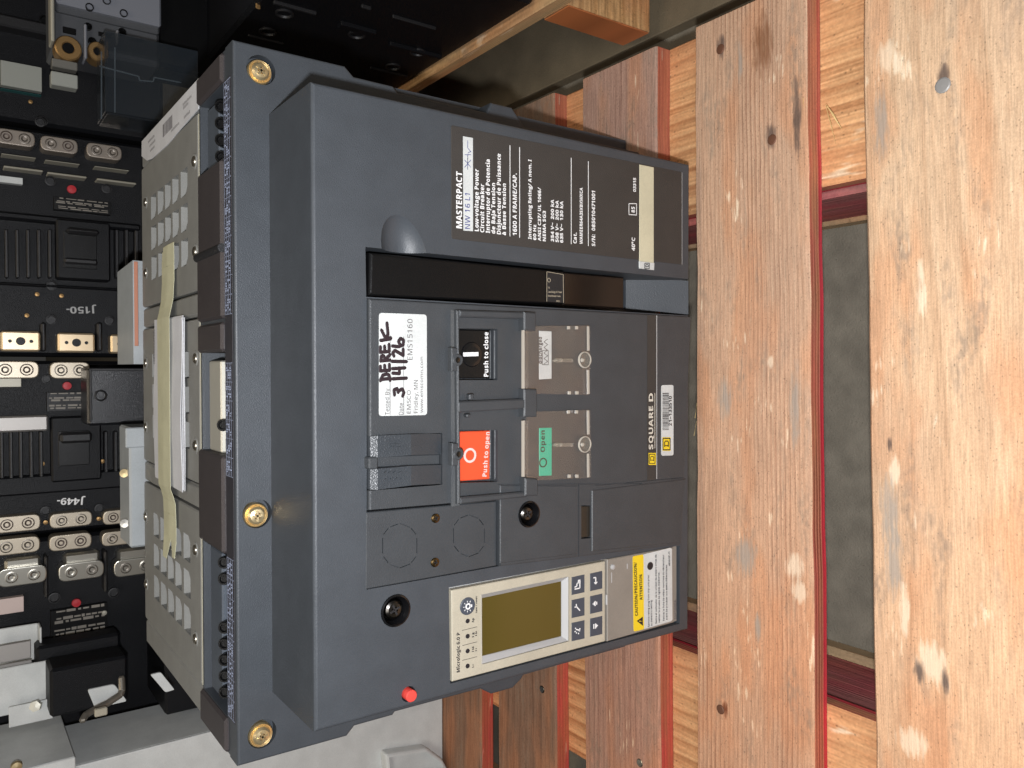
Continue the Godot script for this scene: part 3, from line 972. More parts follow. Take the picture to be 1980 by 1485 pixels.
	var low := mb()
	prism(low, poly_px("o", [[1093, 526], [1210, 536], [1210, 597], [1093, 589]], -0.012), -0.039, -0.014, 0.001)
	part(hd, "handle_root", low, M.gloss_brown)
	var tagp := mb()
	prism(tagp, poly_px("n", [[825, 1163], [950, 1183], [950, 1392], [826, 1382]], -0.0008), -0.0007, -0.0003)
	var tg := part(hd, "handle_label", tagp, M.black_matt)
	var tl := mb()
	for e in [[[827, 1163], [827, 1382]], [[828, 1163], [948, 1184]], [[948, 1184], [950, 1392]]]:
		bar(tl, Q("n", e[0][0], e[0][1], -0.0003), Q("n", e[1][0], e[1][1], -0.0003), 0.00035, 0.0002)
	for e in [["Low-Voltage AC Power", 838, 940, 1318, 15], ["Circuit Breaker Frame", 836, 928, 1347, 14], ["UL", 836, 850, 1284, 12], ["W02L", 896, 925, 1384, 12]]:
		var hh := Q("n", e[1], e[3] - e[4], -0.0003).x - Q("n", e[1], e[3], -0.0003).x
		letters(tl, e[0], Q("n", e[1], e[3], -0.0003), Q("n", e[2], e[3] + 3, -0.0003), hh, false, Vector3(1, 0, 0))
	lathe(tl, [[0.0016, 0.0], [0.0016, 0.0002], [0.0012, 0.0002], [0.0012, 0.0]], Q("n", 843, 1225, -0.0003), Vector3(0, 0, 1), 18)
	part(tg, "print", tl, M.tan_print)
	# sloping floor of the slot under the handle
	var sl := mb()
	var la := [Vector3(0.0515, -0.1275, -0.037), Vector3(0.0985, -0.1275, -0.037), Vector3(0.1010, -0.1683, -0.0006), Vector3(0.0500, -0.1683, -0.0006)]
	var p0 := PZ(1210, 597, -0.036)
	var p1 := PZ(1210, 534, -0.036)
	var p2 := PZ(1331, 543, -0.006)
	var p3 := PZ(1331, 608, -0.006)
	la = [p0, p1, p2, p3]
	var lbk := []
	for v in la:
		lbk.append(Vector3(v.x, v.y - 0.0005, minf(v.z, -0.0390) - 0.0005))
	lbk[0].y = p2.y
	lbk[1].y = p2.y
	hexa(sl, la, lbk)
	part(g, "slot_floor", sl, M.housing)
	levers(g)
	buttons(g, zp)
	nameplate(g)
	trip_unit(g, trip)
	stickers(g, zp)

func levers(g: Node3D) -> void:
	# two thumb levers of the lock, each a step, a gentle slope and a blunt end
	for e in [[[408, 400, 388, 388], [566, 566, 546, 545], "L"], [[652, 652, 628, 626], [815, 810, 775, 771], "H"]]:
		var s := mb()
		var vs := [912.0, 955.0, 1200.0, 1462.0]
		var zs := [0.004, 0.0068, 0.0085, 0.0025]
		for i in 3:
			var lo := []
			var hi := []
			for q in [[i, 0], [i, 1], [i + 1, 1], [i + 1, 0]]:
				var yv: float = e[q[1]][q[0]]
				var v := Q("b", vs[q[0]], yv, 0.0)
				lo.append(Vector3(v.x, v.y, -0.015))
				hi.append(Vector3(v.x, v.y, zs[q[0]]))
			hexa(s, lo, hi)
		var o := part(g, "lock_lever", s, M.lever)
		var w := mb()
		if e[2] == "L":
			for k in [[1090, 1160, 470], [1090, 1160, 490], [1125, 1125, 460]]:
				bar(w, Q("b", k[0], k[2], 0.0076), Q("b", k[1], k[2] + 2, 0.0080), 0.0006, 0.0008)
		else:
			for k in [[1040, 690], [1075, 690], [1110, 690], [1150, 690], [1195, 690], [1045, 740], [1085, 740], [1120, 740], [1160, 740], [1210, 735]]:
				bar(w, Q("b", k[0], k[1], 0.0076), Q("b", k[0] + 18, k[1] - 12, 0.0077), 0.0006, 0.0008)
		part(o, "raised_mark", w, M.lever)
	var m := mb()
	var q2 := poly_px("b", [[912, 570], [1462, 548], [1462, 624], [912, 650]])
	prism(m, q2, -0.015, 0.0005, 0.0005)
	part(g, "lever_spine", m, M.panel)
	var t := mb()
	box(t, Q("b", 940, 612, 0.003), Vector3(0.008, 0.0065, 0.008), 0.001)
	part(g, "spine_catch", t, M.panel)
	var fr := mb()
	prism(fr, poly_px("b", [[905, 400], [1470, 383], [1470, 780], [905, 825]]), -0.0195, -0.012)
	part(g, "lever_well", fr, M.dark_slot)

func buttons(g: Node3D, zp: float) -> void:
	var zt := 0.0092
	# housing walls
	var wall := func(called: String, pts: Array, z1: float) -> MeshInstance3D:
		var s := mb()
		prism(s, poly_px("o", pts, 0.5 * (zp + z1)), zp - 0.001, z1, 0.001)
		return part(g, called, s, M.panel)
	wall.call("housing_wall", [[879, 600], [884, 600], [887, 974], [881, 974]], zt)
	wall.call("housing_wall", [[884.5, 600], [1012, 604], [1012, 617], [884.5, 613]], zt)
	wall.call("housing_wall", [[884.5, 961], [1014, 950], [1016, 960], [886, 974]], zt)
	wall.call("housing_divider", [[881, 776], [1012, 771], [1014, 790], [881, 798]], zt + 0.0005)
	for e in [[[1008, 603], [1031, 605], [1031, 640], [1008, 640]], [[1008, 752], [1033, 752], [1033, 806], [1008, 806]], [[1010, 923], [1035, 925], [1035, 958], [1010, 958]]]:
		wall.call("hinge_block", e, zt + 0.001)
	# ramp above the housing
	var rp := mb()
	var a0 := [Q("b", 1548, -560, zp), Q("b", 1552, 950, zp), Q("b", 1588, 930, zp), Q("b", 1583, -545, zp)]
	var hi := [a0[0] + Vector3(0, 0, 0.0003), a0[1] + Vector3(0, 0, 0.0003), a0[2] + Vector3(0, 0, zt - zp - 0.001), a0[3] + Vector3(0, 0, zt - zp - 0.001)]
	var lo := []
	for v in a0:
		lo.append(v - Vector3(0, 0, 0.0008))
	hexa(rp, lo, hi)
	part(g, "housing_ramp", rp, M.panel)
	for e in [[[43, 415], [112, 420], [112, 585], [43, 585], [87, 505]], [[47, 1100], [118, 1105], [118, 1262], [47, 1265], [92, 1180]]]:
		var s := mb()
		prism(s, poly_px("h", [e[0], [e[1][0] - 28, e[1][1]], [e[2][0] - 28, e[2][1]], e[3]], zt), zt - 0.004, zt + 0.0012, 0.0006)
		var c := Q("h", e[4][0], e[4][1], zt)
		lathe(s, [[0.0041, -0.004], [0.0041, 0.0012], [0.0035, 0.0018], [0.0022, 0.0018], [0.0018, 0.0008], [0.0, 0.0008]], c, Vector3(0, 0, 1), 18)
		var o := part(g, "latch_tab", s, M.panel)
		var b := mb()
		lathe(b, [[0.0019, 0.0005], [0.0017, 0.0016], [0.0, 0.0018]], c, Vector3(0, 0, 1), 12)
		part(o, "screw_head", b, M.dark_steel)
	# little stops either side of the divider
	for e in [[[150, 748], [212, 793]], [[130, 890], [188, 918]]]:
		var s := mb()
		span(s, Q("h", e[0][0], e[0][1], zp + 0.002) , Q("h", e[1][0], e[1][1], zp + 0.007), 0.0008)
		part(g, "stop", s, M.panel)
	# buttons
	var bl := mb()
	prism(bl, poly_px("h", [[88, 287], [328, 292], [328, 638], [88, 638]], -0.001), -0.005, -0.0012, 0.0006)
	var o1 := part(g, "push_button", bl, M.gloss_black, "black push to close button")
	var d1 := mb()
	var ce := Q("h", 193, 466, -0.0012)
	lathe(d1, [[0.0088, 0.0], [0.0082, 0.0006], [0.006, 0.0009], [0.0, 0.0010]], ce, Vector3(0, 0, 1), 28)
	part(o1, "button_dimple", d1, M.gloss_black)
	var t1 := mb()
	say(t1, "h", "Push to close", 312, 625, 306, 31, true, -0.0011)
	bar(t1, Q("h", 132, 466, -0.0002), Q("h", 240, 463, -0.0002), 0.0028, 0.0003)
	part(o1, "print", t1, M.white_print)
	var rd := mb()
	prism(rd, poly_px("h", [[92, 1020], [326, 1012], [323, 1360], [96, 1376]], -0.001), -0.005, -0.0008, 0.0006)
	var o2 := part(g, "push_button", rd, M.red_button, "red push to open button")
	var t2 := mb()
	say(t2, "h", "Push to open", 300, 1342, 1022, 30, true, -0.0007, 322)
	var ring := []
	var rc := Q("h", 180, 1190, -0.0004)
	lathe(t2, [[0.0052, 0.0], [0.0052, 0.0003], [0.0036, 0.0003], [0.0036, 0.0]], rc, Vector3(0, 0, 1), 32)
	part(o2, "print", t2, M.pink_print)
	for e in [[[332, 290], [386, 292], [386, 642], [332, 642]], [[330, 1006], [392, 1004], [392, 1366], [326, 1366]]]:
		for k in 3:
			var s := mb()
			var f0 := k / 3.0
			prism(s, poly_px("h", [[lerpf(e[0][0], e[1][0], f0), e[0][1]], [lerpf(e[0][0], e[1][0], f0) + 15, e[0][1]], [lerpf(e[0][0], e[1][0], f0) + 15, e[2][1]], [lerpf(e[0][0], e[1][0], f0), e[2][1]]], zp), -0.005, -0.004 + k * 0.0024, 0.0006)
			part(g, "window_step", s, M.panel)
	# clear flaps over the indicators
	for e in [[[580, 262], [1038, 258], [1038, 755], [580, 745]], [[580, 878], [1040, 862], [1046, 1352], [580, 1372]]]:
		var right: bool = e[0][1] < 500
		var s := mb()
		var zz := zp + 0.0032
		prism(s, rounded(poly_px("h", e, zz), 0.0012), zz, zz + 0.0014, 0.0004)
		var o := part(g, "clear_flap", s, M.clear)
		# thick polished rims
		var rim := mb()
		var y0: float = e[1][1] + 6
		var y1: float = e[2][1] - 6
		var ym := (y0 + y1) / 2
		var L := zz + 0.0014
		for q in [[y0, ym - 68], [ym + 70, y1]]:
			bar(rim, Q("h", 1026, q[0], L), Q("h", 1028, q[1], L), 0.0018, 0.0008)
		for q in [[885, y0 + 10], [942, y0 + 10], [890, y1 - 8], [945, y1 - 8]]:
			bar(rim, Q("h", q[0] - 8, q[1], L), Q("h", q[0] + 8, q[1], L), 0.0024, 0.0012)
		part(o, "rim", rim, M.clear_edge)
		var hg := mb()
		bar(hg, Q("h", 558, e[0][1] + (30 if right else 62), zt + 0.001), Q("h", 558, e[3][1] - (35 if right else 30), zt + 0.001), 0.0020, 0.0012)
		part(o, "hinge_bar", hg, M.clear_edge)
		var br := mb()
		bar(br, Q("h", 575, e[0][1] + (30 if right else 62), zz + 0.003), Q("h", 575, e[3][1] - (35 if right else 30), zz + 0.003), 0.0030, 0.002)
		part(o, "hinge_web", br, M.clear)
		# moulded pin with a round dimple
		var pn := mb()
		var yc := 508.0 if right else 1114.0
		tube(pn, [Q("h", 775, yc + 2, L + 0.0004), Q("h", 795, yc + 1, L + 0.0006)], 0.0008, 8)
		tube(pn, [Q("h", 797, yc, L + 0.0008), Q("h", 830, yc, L + 0.0008)], 0.0019, 10)
		bar(pn, Q("h", 830, yc, L), Q("h", 915, yc, L), 0.0026, 0.0009)
		part(o, "pin", pn, M.clear_part)
		var dm := mb()
		lathe(dm, [[0.0062, 0.0], [0.0060, 0.0014], [0.0050, 0.0018], [0.0040, 0.0006], [0.0018, -0.0004], [0.0, -0.0006]], Q("h", 998, yc - 4, L), Vector3(0, 0, 1), 30)
		part(o, "dimple", dm, M.clear_part)
		var dr := mb()
		lathe(dr, [[0.0064, 0.0008], [0.0062, 0.0018], [0.0056, 0.0020], [0.0054, 0.0010]], Q("h", 998, yc - 4, L), Vector3(0, 0, 1), 30)
		lathe(dr, [[0.0016, 0.0002], [0.0012, 0.0012], [0.0, 0.0014]], Q("h", 985, yc - 2, L), Vector3(0, 0, 1), 14)
		part(o, "dimple_ring", dr, M.clear_edge)
		# indicator behind the flap
		var iw := mb()
		if right:
			prism(iw, poly_px("h", [[676, 296], [764, 300], [764, 640], [676, 645]], zp), zp - 0.0002, zp + 0.0006, 0.0002)
		else:
			prism(iw, poly_px("h", [[676, 994], [765, 991], [765, 1334], [676, 1337]], zp), zp - 0.0002, zp + 0.0006, 0.0002)
		var io := part(g, "indicator", iw, M.sticker if right else M.green)
		var it := mb()
		var iz := zp + 0.0008
		if right:
			say(it, "h", "discharged", 697, 532, 340, 26, true, iz)
			var pr := Q("h", 738, 430, iz)
			for i in 10:
				var q := Q("h", 711 if i % 2 == 0 else 738, 535 - i * 20, iz)
				if i > 0:
					bar(it, pr, q, 0.0004, 0.0002)
				pr = q
			for q in [[[700, 540], [742, 540]], [[742, 540], [742, 436]], [[742, 436], [700, 436]], [[700, 540], [700, 436]]]:
				bar(it, Q("h", q[0][0], q[0][1], iz), Q("h", q[1][0], q[1][1], iz), 0.0004, 0.0002)
			part(io, "print", it, M.black_print)
		else:
			say(it, "h", "Open", 718, 1166, 1010, 30, true, iz)
			lathe(it, [[0.0036, 0.0], [0.0036, 0.0003], [0.0027, 0.0003], [0.0027, 0.0]], Q("h", 705, 1242, iz), Vector3(0, 0, 1), 28)
			part(io, "print", it, M.dark_green_print)

func square_mark(st: SurfaceTool, r: String, x0: float, x1: float, y0: float, y1: float, z: float, w: float) -> void:   # a D in a square; x runs down, y runs leftwards
	var pt := func(u: float, v: float) -> Vector3:
		return Q(r, lerpf(x0, x1, v), lerpf(y1, y0, u), z)
	for e in [[0.08, 0.08, 0.92, 0.08], [0.92, 0.08, 0.92, 0.92], [0.92, 0.92, 0.08, 0.92], [0.08, 0.92, 0.08, 0.08], [0.30, 0.28, 0.64, 0.28], [0.30, 0.72, 0.64, 0.72], [0.38, 0.28, 0.38, 0.72], [0.72, 0.36, 0.72, 0.64], [0.64, 0.28, 0.72, 0.36], [0.64, 0.72, 0.72, 0.64]]:
		bar(st, pt.call(e[0], e[1]), pt.call(e[2], e[3]), w, 0.0002)

func nameplate(g: Node3D) -> void:
	var s := mb()
	prism(s, rounded(poly_px("n", [[120, 84], [1820, 430], [1822, 1111], [124, 921]]), 0.0018), -0.0002, 0.0005, 0.0002)
	var o := part(g, "nameplate", s, M.plate)
	var z := 0.0006
	var w := mb()
	prism(w, poly_px("n", [[207, 167], [280, 180], [281, 866], [210, 861]]), 0.0004, z)
	part(o, "type_strip", w, M.sticker)
	var t := mb()
	for e in [["MASTERPACT", 203, 846, 430, 42], ["Low-voltage Power", 325, 866, 410, 29], ["Circuit Breaker", 366, 875, 520, 29], ["Interruptor de Potencia", 408, 880, 338, 29], ["de Baja Tension", 447, 884, 512, 27], ["Disjoncteur de Puissance", 488, 889, 297, 28], ["à Basse Tension", 526, 895, 515, 26],
			["1600 A FRAME/CAP.", 606, 898, 440, 29], ["Interrupting Rating/ A nom. I", 714, 924, 340, 23], ["60 Hz", 749, 932, 818, 22], ["ANSI C37/ UL 1066/", 784, 937, 545, 22], ["NEMA SG3", 820, 940, 716, 22], ["254 V~  200 kA", 880, 942, 633, 22], ["508 V~  200 kA", 914, 947, 640, 22], ["635 V~  130 kA", 947, 951, 645, 22],
			["Cat.", 1047, 956, 876, 24], ["WAMEER64A3SXBXWXCA", 1091, 960, 545, 21], ["S/N:  085010471001", 1183, 976, 570, 24], ["40°C", 1477, 1010, 913, 24], ["85", 1475, 730, 686, 24], ["03315", 1484, 576, 474, 20]]:
		say(t, "n", e[0], e[1], e[2], e[3], e[4], true, z, e[1])
	for e in [[556, 903, 232], [627, 912, 246], [1007, 960, 325], [1133, 974, 350]]:
		bar(t, Q("n", e[0], e[1], z), Q("n", e[0], e[2], z), 0.00055, 0.0001)
	for e in [[1432, 742, 1432, 662], [1488, 746, 1488, 662], [1432, 742, 1488, 746], [1432, 662, 1488, 662]]:
		bar(t, Q("n", e[0], e[1], z), Q("n", e[2], e[3], z), 0.0006, 0.0001)
	part(o, "lettering", t, M.white_print)
	var ln := mb()
	bar(ln, Q("n", 1823, 1110, z), Q("n", 1823, 432, z), 0.0004, 0.0001)
	part(o, "edge_line", ln, M.grey_line)
	var b := mb()
	say(b, "n", "NW 16 L1", 262, 850, 590, 36, false, z + 0.0001)
	for e in [[245, 412, 245, 300], [245, 300, 245, 300], [222, 395, 268, 340], [268, 395, 222, 340], [245, 365, 245, 310], [222, 302, 268, 302], [245, 290, 270, 278], [245, 412, 245, 392], [245, 252, 245, 196], [270, 283, 245, 252]]:
		if e[0] == e[2] and e[1] == e[3]:
			continue
		bar(b, Q("n", e[0], e[1], z + 0.0001), Q("n", e[2], e[3], z + 0.0001), 0.0004, 0.0001)
	part(o, "type_print", b, M.blue_print)
	var cs := mb()
	prism(cs, poly_px("n", [[1506, 375], [1610, 396], [1610, 1098], [1504, 1085]]), 0.0003, 0.0009, 0.0002)
	part(o, "cream_strip", cs, M.cream_strip)
	var lg := mb()
	prism(lg, poly_px("n", [[1504, 1086], [1614, 1099], [1612, 1152], [1505, 1140]]), -0.0002, 0.0010, 0.0002)
	var l2 := part(o, "mark_label", lg, M.sticker)
	var lp := mb()
	square_mark(lp, "n", 1545, 1585, 1097, 1145, 0.0010, 0.0006)
	part(l2, "print", lp, M.black_print)

func trip_unit(g: Node3D, outline: PackedVector2Array) -> void:
	var s := mb()
	prism(s, inset(ccw(outline), 0.0003), -0.0095, -0.0046, 0.0005)
	var body := part(g, "trip_unit", s, M.bezel, "cream and grey display unit with olive screen")
	var cuts := []
	var f := mb()
	var face := poly_px("t", [[44, 372], [1274, 140], [1274, 783], [50, 1106]])
	prism(f, inset(ccw(face), 0.0003), -0.0045, 0.0012, 0.0005)
	var sc := poly_px("t", [[288, 411], [985, 266], [985, 780], [291, 965]])
	var c := mb()
	prism(c, sc, -0.0060, 0.01)
	cuts.append(c)
	csg(body, "front_plate", f, M.cream, cuts)
	var z := 0.0013
	# bevelled frame sloping in to the screen
	var fr := mb()
	var so := poly_px("t", [[290, 413], [983, 268], [983, 778], [293, 963]], z)
	var si := poly_px("t", [[301, 441], [936, 306], [936, 746], [301, 905]], -0.0015)
	var A := loop3(so, 0.0016)
	var B := loop3(si, -0.0022)
	for i in 4:
		var j := (i + 1) % 4
		var lo := [A[i] - Vector3(0, 0, 0.003), A[j] - Vector3(0, 0, 0.003), B[j] - Vector3(0, 0, 0.003), B[i] - Vector3(0, 0, 0.003)]
		hexa(fr, lo, [A[i], A[j], B[j], B[i]])
	part(body, "screen_frame", fr, M.bezel)
	var sn := mb()
	prism(sn, inset(ccw(si), -0.0004), -0.0040, -0.0028)
	part(body, "screen", sn, M.screen)
	# print on the face
	var t := mb()
	say(t, "t", "Micrologic 6.0 P", 120, 1028, 712, 25, true, z)
	for e in [["test / reset", 258, 556, 425, 12], ["Ap", 233, 633, 598, 16], ["I g", 232, 752, 712, 14], ["I Δn", 256, 740, 700, 12], ["I sd", 232, 868, 825, 14], ["I i", 256, 862, 840, 12], ["I r", 233, 992, 966, 14]]:
		say(t, "t", e[0], e[1], e[2], e[3], e[4], true, z)
	for e in [[138, 697, 258, 668], [140, 818, 258, 788], [140, 936, 258, 906]]:
		bar(t, Q("t", e[0], e[1], z), Q("t", e[2], e[3], z), 0.0003, 0.0001)
	for e in [622, 743, 861, 981]:
		lathe(t, [[0.0016, -0.0002], [0.0016, 0.0003], [0.0, 0.0004]], Q("t", 182, e, z), Vector3(0, 0, 1), 16)
	part(body, "print", t, M.black_print)
	# lamp test key
	var kk := mb()
	var kc := Q("t", 181, 503, z)
	lathe(kk, [[0.0062, -0.0003], [0.0061, 0.0004], [0.0056, 0.0007], [0.0, 0.0007]], kc, Vector3(0, 0, 1), 30)
	var key := part(body, "test_key", kk, M.key)
	var ki := mb()
	kc.z += 0.0008
	lathe(ki, [[0.0022, 0.0], [0.0022, 0.0002], [0.0012, 0.0002], [0.0012, 0.0]], kc, Vector3(0, 0, 1), 20)
	bar(ki, kc + Vector3(0, -0.0017, 0), kc + Vector3(0, -0.0033, 0), 0.0018, 0.0002)
	for i in 7:
		var a := -0.5 + i * (PI + 1.0) / 6.0
		bar(ki, kc + Vector3(cos(a), sin(a), 0) * 0.0029, kc + Vector3(cos(a), sin(a), 0) * 0.0041, 0.0004, 0.0002)
	part(key, "icon", ki, M.white_print)
	# six square keys
	var spots := [[1003, 1106, 248, 412], [1003, 1106, 430, 596], [1003, 1106, 612, 780], [1150, 1248, 219, 382], [1150, 1248, 400, 563], [1150, 1248, 578, 745]]
	for i in 6:
		var e: Array = spots[i]
		var w := mb()
		var sl := 22.0
		prism(w, poly_px("t", [[e[0], e[2] + sl], [e[1], e[2]], [e[1], e[3] - sl], [e[0], e[3]]]), z - 0.0006, z + 0.0003, 0.0003)
		var ko := part(body, "key", w, M.key)
		var ic := mb()
		var m := Q("t", (e[0] + e[1]) / 2.0, (e[2] + e[3]) / 2.0, z + 0.0004)
		lathe(w, [[0.0055, 0.0], [0.0050, 0.0004], [0.0, 0.0006]], m, Vector3(0, 0, 1), 20)
		var strokes := []
		m.z += 0.0002
		match i:
			0: strokes = [[-0.0032, 0.0026, -0.0032, -0.0026], [-0.0032, -0.0026, 0.0034, -0.0026], [-0.0018, 0.0026, -0.0012, 0.0004], [-0.0012, 0.0004, 0.0008, 0.0002], [0.0008, 0.0002, 0.001, -0.0012], [0.001, -0.0012, 0.0034, -0.0014]]
			1: strokes = [[-0.0030, -0.0028, 0.0008, 0.0008], [0.0008, 0.0008, 0.0006, 0.0026], [0.0008, 0.0008, 0.0028, 0.0010]]
			2: strokes = [[-0.0006, -0.0030, 0.0010, 0.0012], [-0.0030, -0.0018, -0.0024, -0.0010], [-0.0022, 0.0010, -0.0014, 0.0004], [-0.0006, 0.0026, -0.0004, 0.0016], [0.0022, 0.0020, 0.0016, 0.0014], [-0.0012, -0.0022, 0.0012, -0.0028]]
			3: strokes = [[0.0026, 0.0020, 0.0026, -0.0004], [0.0026, -0.0004, -0.0008, -0.0004], [-0.0014, 0.0012, -0.0014, -0.0020], [-0.0022, 0.0004, -0.0022, -0.0012]]
			4: strokes = [[-0.0020, 0.0002, 0.0020, 0.0002], [-0.0012, 0.0012, 0.0012, 0.0012], [-0.0004, 0.0022, 0.0004, 0.0022], [-0.0012, -0.0014, 0.0012, -0.0014]]
			5: strokes = [[-0.0020, -0.0002, 0.0020, -0.0002], [-0.0012, -0.0012, 0.0012, -0.0012], [-0.0004, -0.0022, 0.0004, -0.0022], [-0.0018, 0.0016, 0.0018, 0.0016]]
		for q in strokes:
			bar(ic, m + Vector3(q[0], q[1], 0), m + Vector3(q[2], q[3], 0), 0.0009, 0.0002)
		part(ko, "icon", ic, M.white_print)
	# hinged grey flap below, with the yellow caution label
	var fl := mb()
	prism(fl, poly_px("t", [[1285, 128], [1812, 32], [1818, 630], [1285, 782]]), -0.0045, 0.0016, 0.0006)
	var flo := part(body, "grey_flap", fl, M.warm_grey)
	var nb := mb()
	lathe(nb, [[0.0022, 0.0], [0.0020, 0.0010], [0.0, 0.0016]], Q("t", 1338, 190, 0.0016), Vector3(0, 0, 1), 16)
	box(nb, Q("t", 1290, 452, 0.0018), Vector3(0.008, 0.0012, 0.0016), 0.0003)
	bar(nb, Q("t", 1455, 205, 0.0016), Q("t", 1455, 165, 0.0016), 0.0008, 0.0003)
	bar(nb, Q("t", 1330, 315, 0.0016), Q("t", 1330, 235, 0.0016), 0.0006, 0.0003)
	part(flo, "moulded_mark", nb, M.bezel)
	var lf := mb()
	prism(lf, poly_px("t", [[1820, 30], [1868, 22], [1868, 628], [1822, 640]]), -0.0060, -0.0024, 0.0005)
	part(body, "rating_plug", lf, M.warm_grey)
	var lt := mb()
	say(lt, "t", "In=1600A", 1848, 605, 450, 20, true, -0.0023)
	part(body, "plug_print", lt, M.grey_print)
	var zc := 0.0019
	var y := mb()
	prism(y, rounded(poly_px("t", [[1500, 106], [1585, 91], [1590, 688], [1508, 707]], zc), 0.0016), 0.0014, zc)
	var yo := part(flo, "caution_label", y, M.yellow)
	var wl := mb()
	prism(wl, poly_px("t", [[1586, 91], [1800, 38], [1812, 46], [1816, 612], [1806, 624], [1591, 687]], zc), 0.0014, zc)
	part(yo, "label_text_area", wl, M.sticker)
	var ct := mb()
	zc += 0.0001
	say(ct, "t", "CAUTION/PRECAUCION/", 1541, 577, 150, 22, true, zc, 1530)
	say(ct, "t", "ATTENTION", 1577, 452, 250, 21, true, zc, 1573)
	for e in [["Remove rating plug from trip unit prior", 1633, 668, 252], ["to dielectric testing.", 1655, 660, 452], ["Retire el calibrador de la unidad de disparo antes de", 1692, 640, 92], ["realizar la prueba de rigidez dieléctrica.", 1716, 634, 230], ["Retirez la fiche de valeur nominale du déclencheur", 1752, 618, 92], ["avant de procéder aux essais diélectriques.", 1776, 612, 170], ["48049-581-01", 1798, 182, 68]]:
		say(ct, "t", e[0], e[1], e[2], e[3], 12, false, zc, e[1] - 3)
	var w0 := Q("t", 1580, 660, zc)
	var w1 := Q("t", 1578, 588, zc)
	var w2 := Q("t", 1531, 622, zc)
	prism(ct, PackedVector2Array([Vector2(w0.x, w0.y), Vector2(w1.x, w1.y), Vector2(w2.x, w2.y)]), zc, zc + 0.0002)
	lathe(ct, [[0.0033, 0.0], [0.0033, 0.0002], [0.0, 0.0002]], Q("t", 1638, 183, zc), Vector3(0, 0, 1), 22)
	part(yo, "print", ct, M.black_print)
	var ex := mb()
	bar(ex, Q("t", 1550, 623, zc + 0.0003), Q("t", 1566, 624, zc + 0.0003), 0.0006, 0.0001)
	bar(ex, Q("t", 1571, 624, zc + 0.0003), Q("t", 1574, 624, zc + 0.0003), 0.0006, 0.0001)
	part(yo, "exclamation_mark", ex, M.yellow)

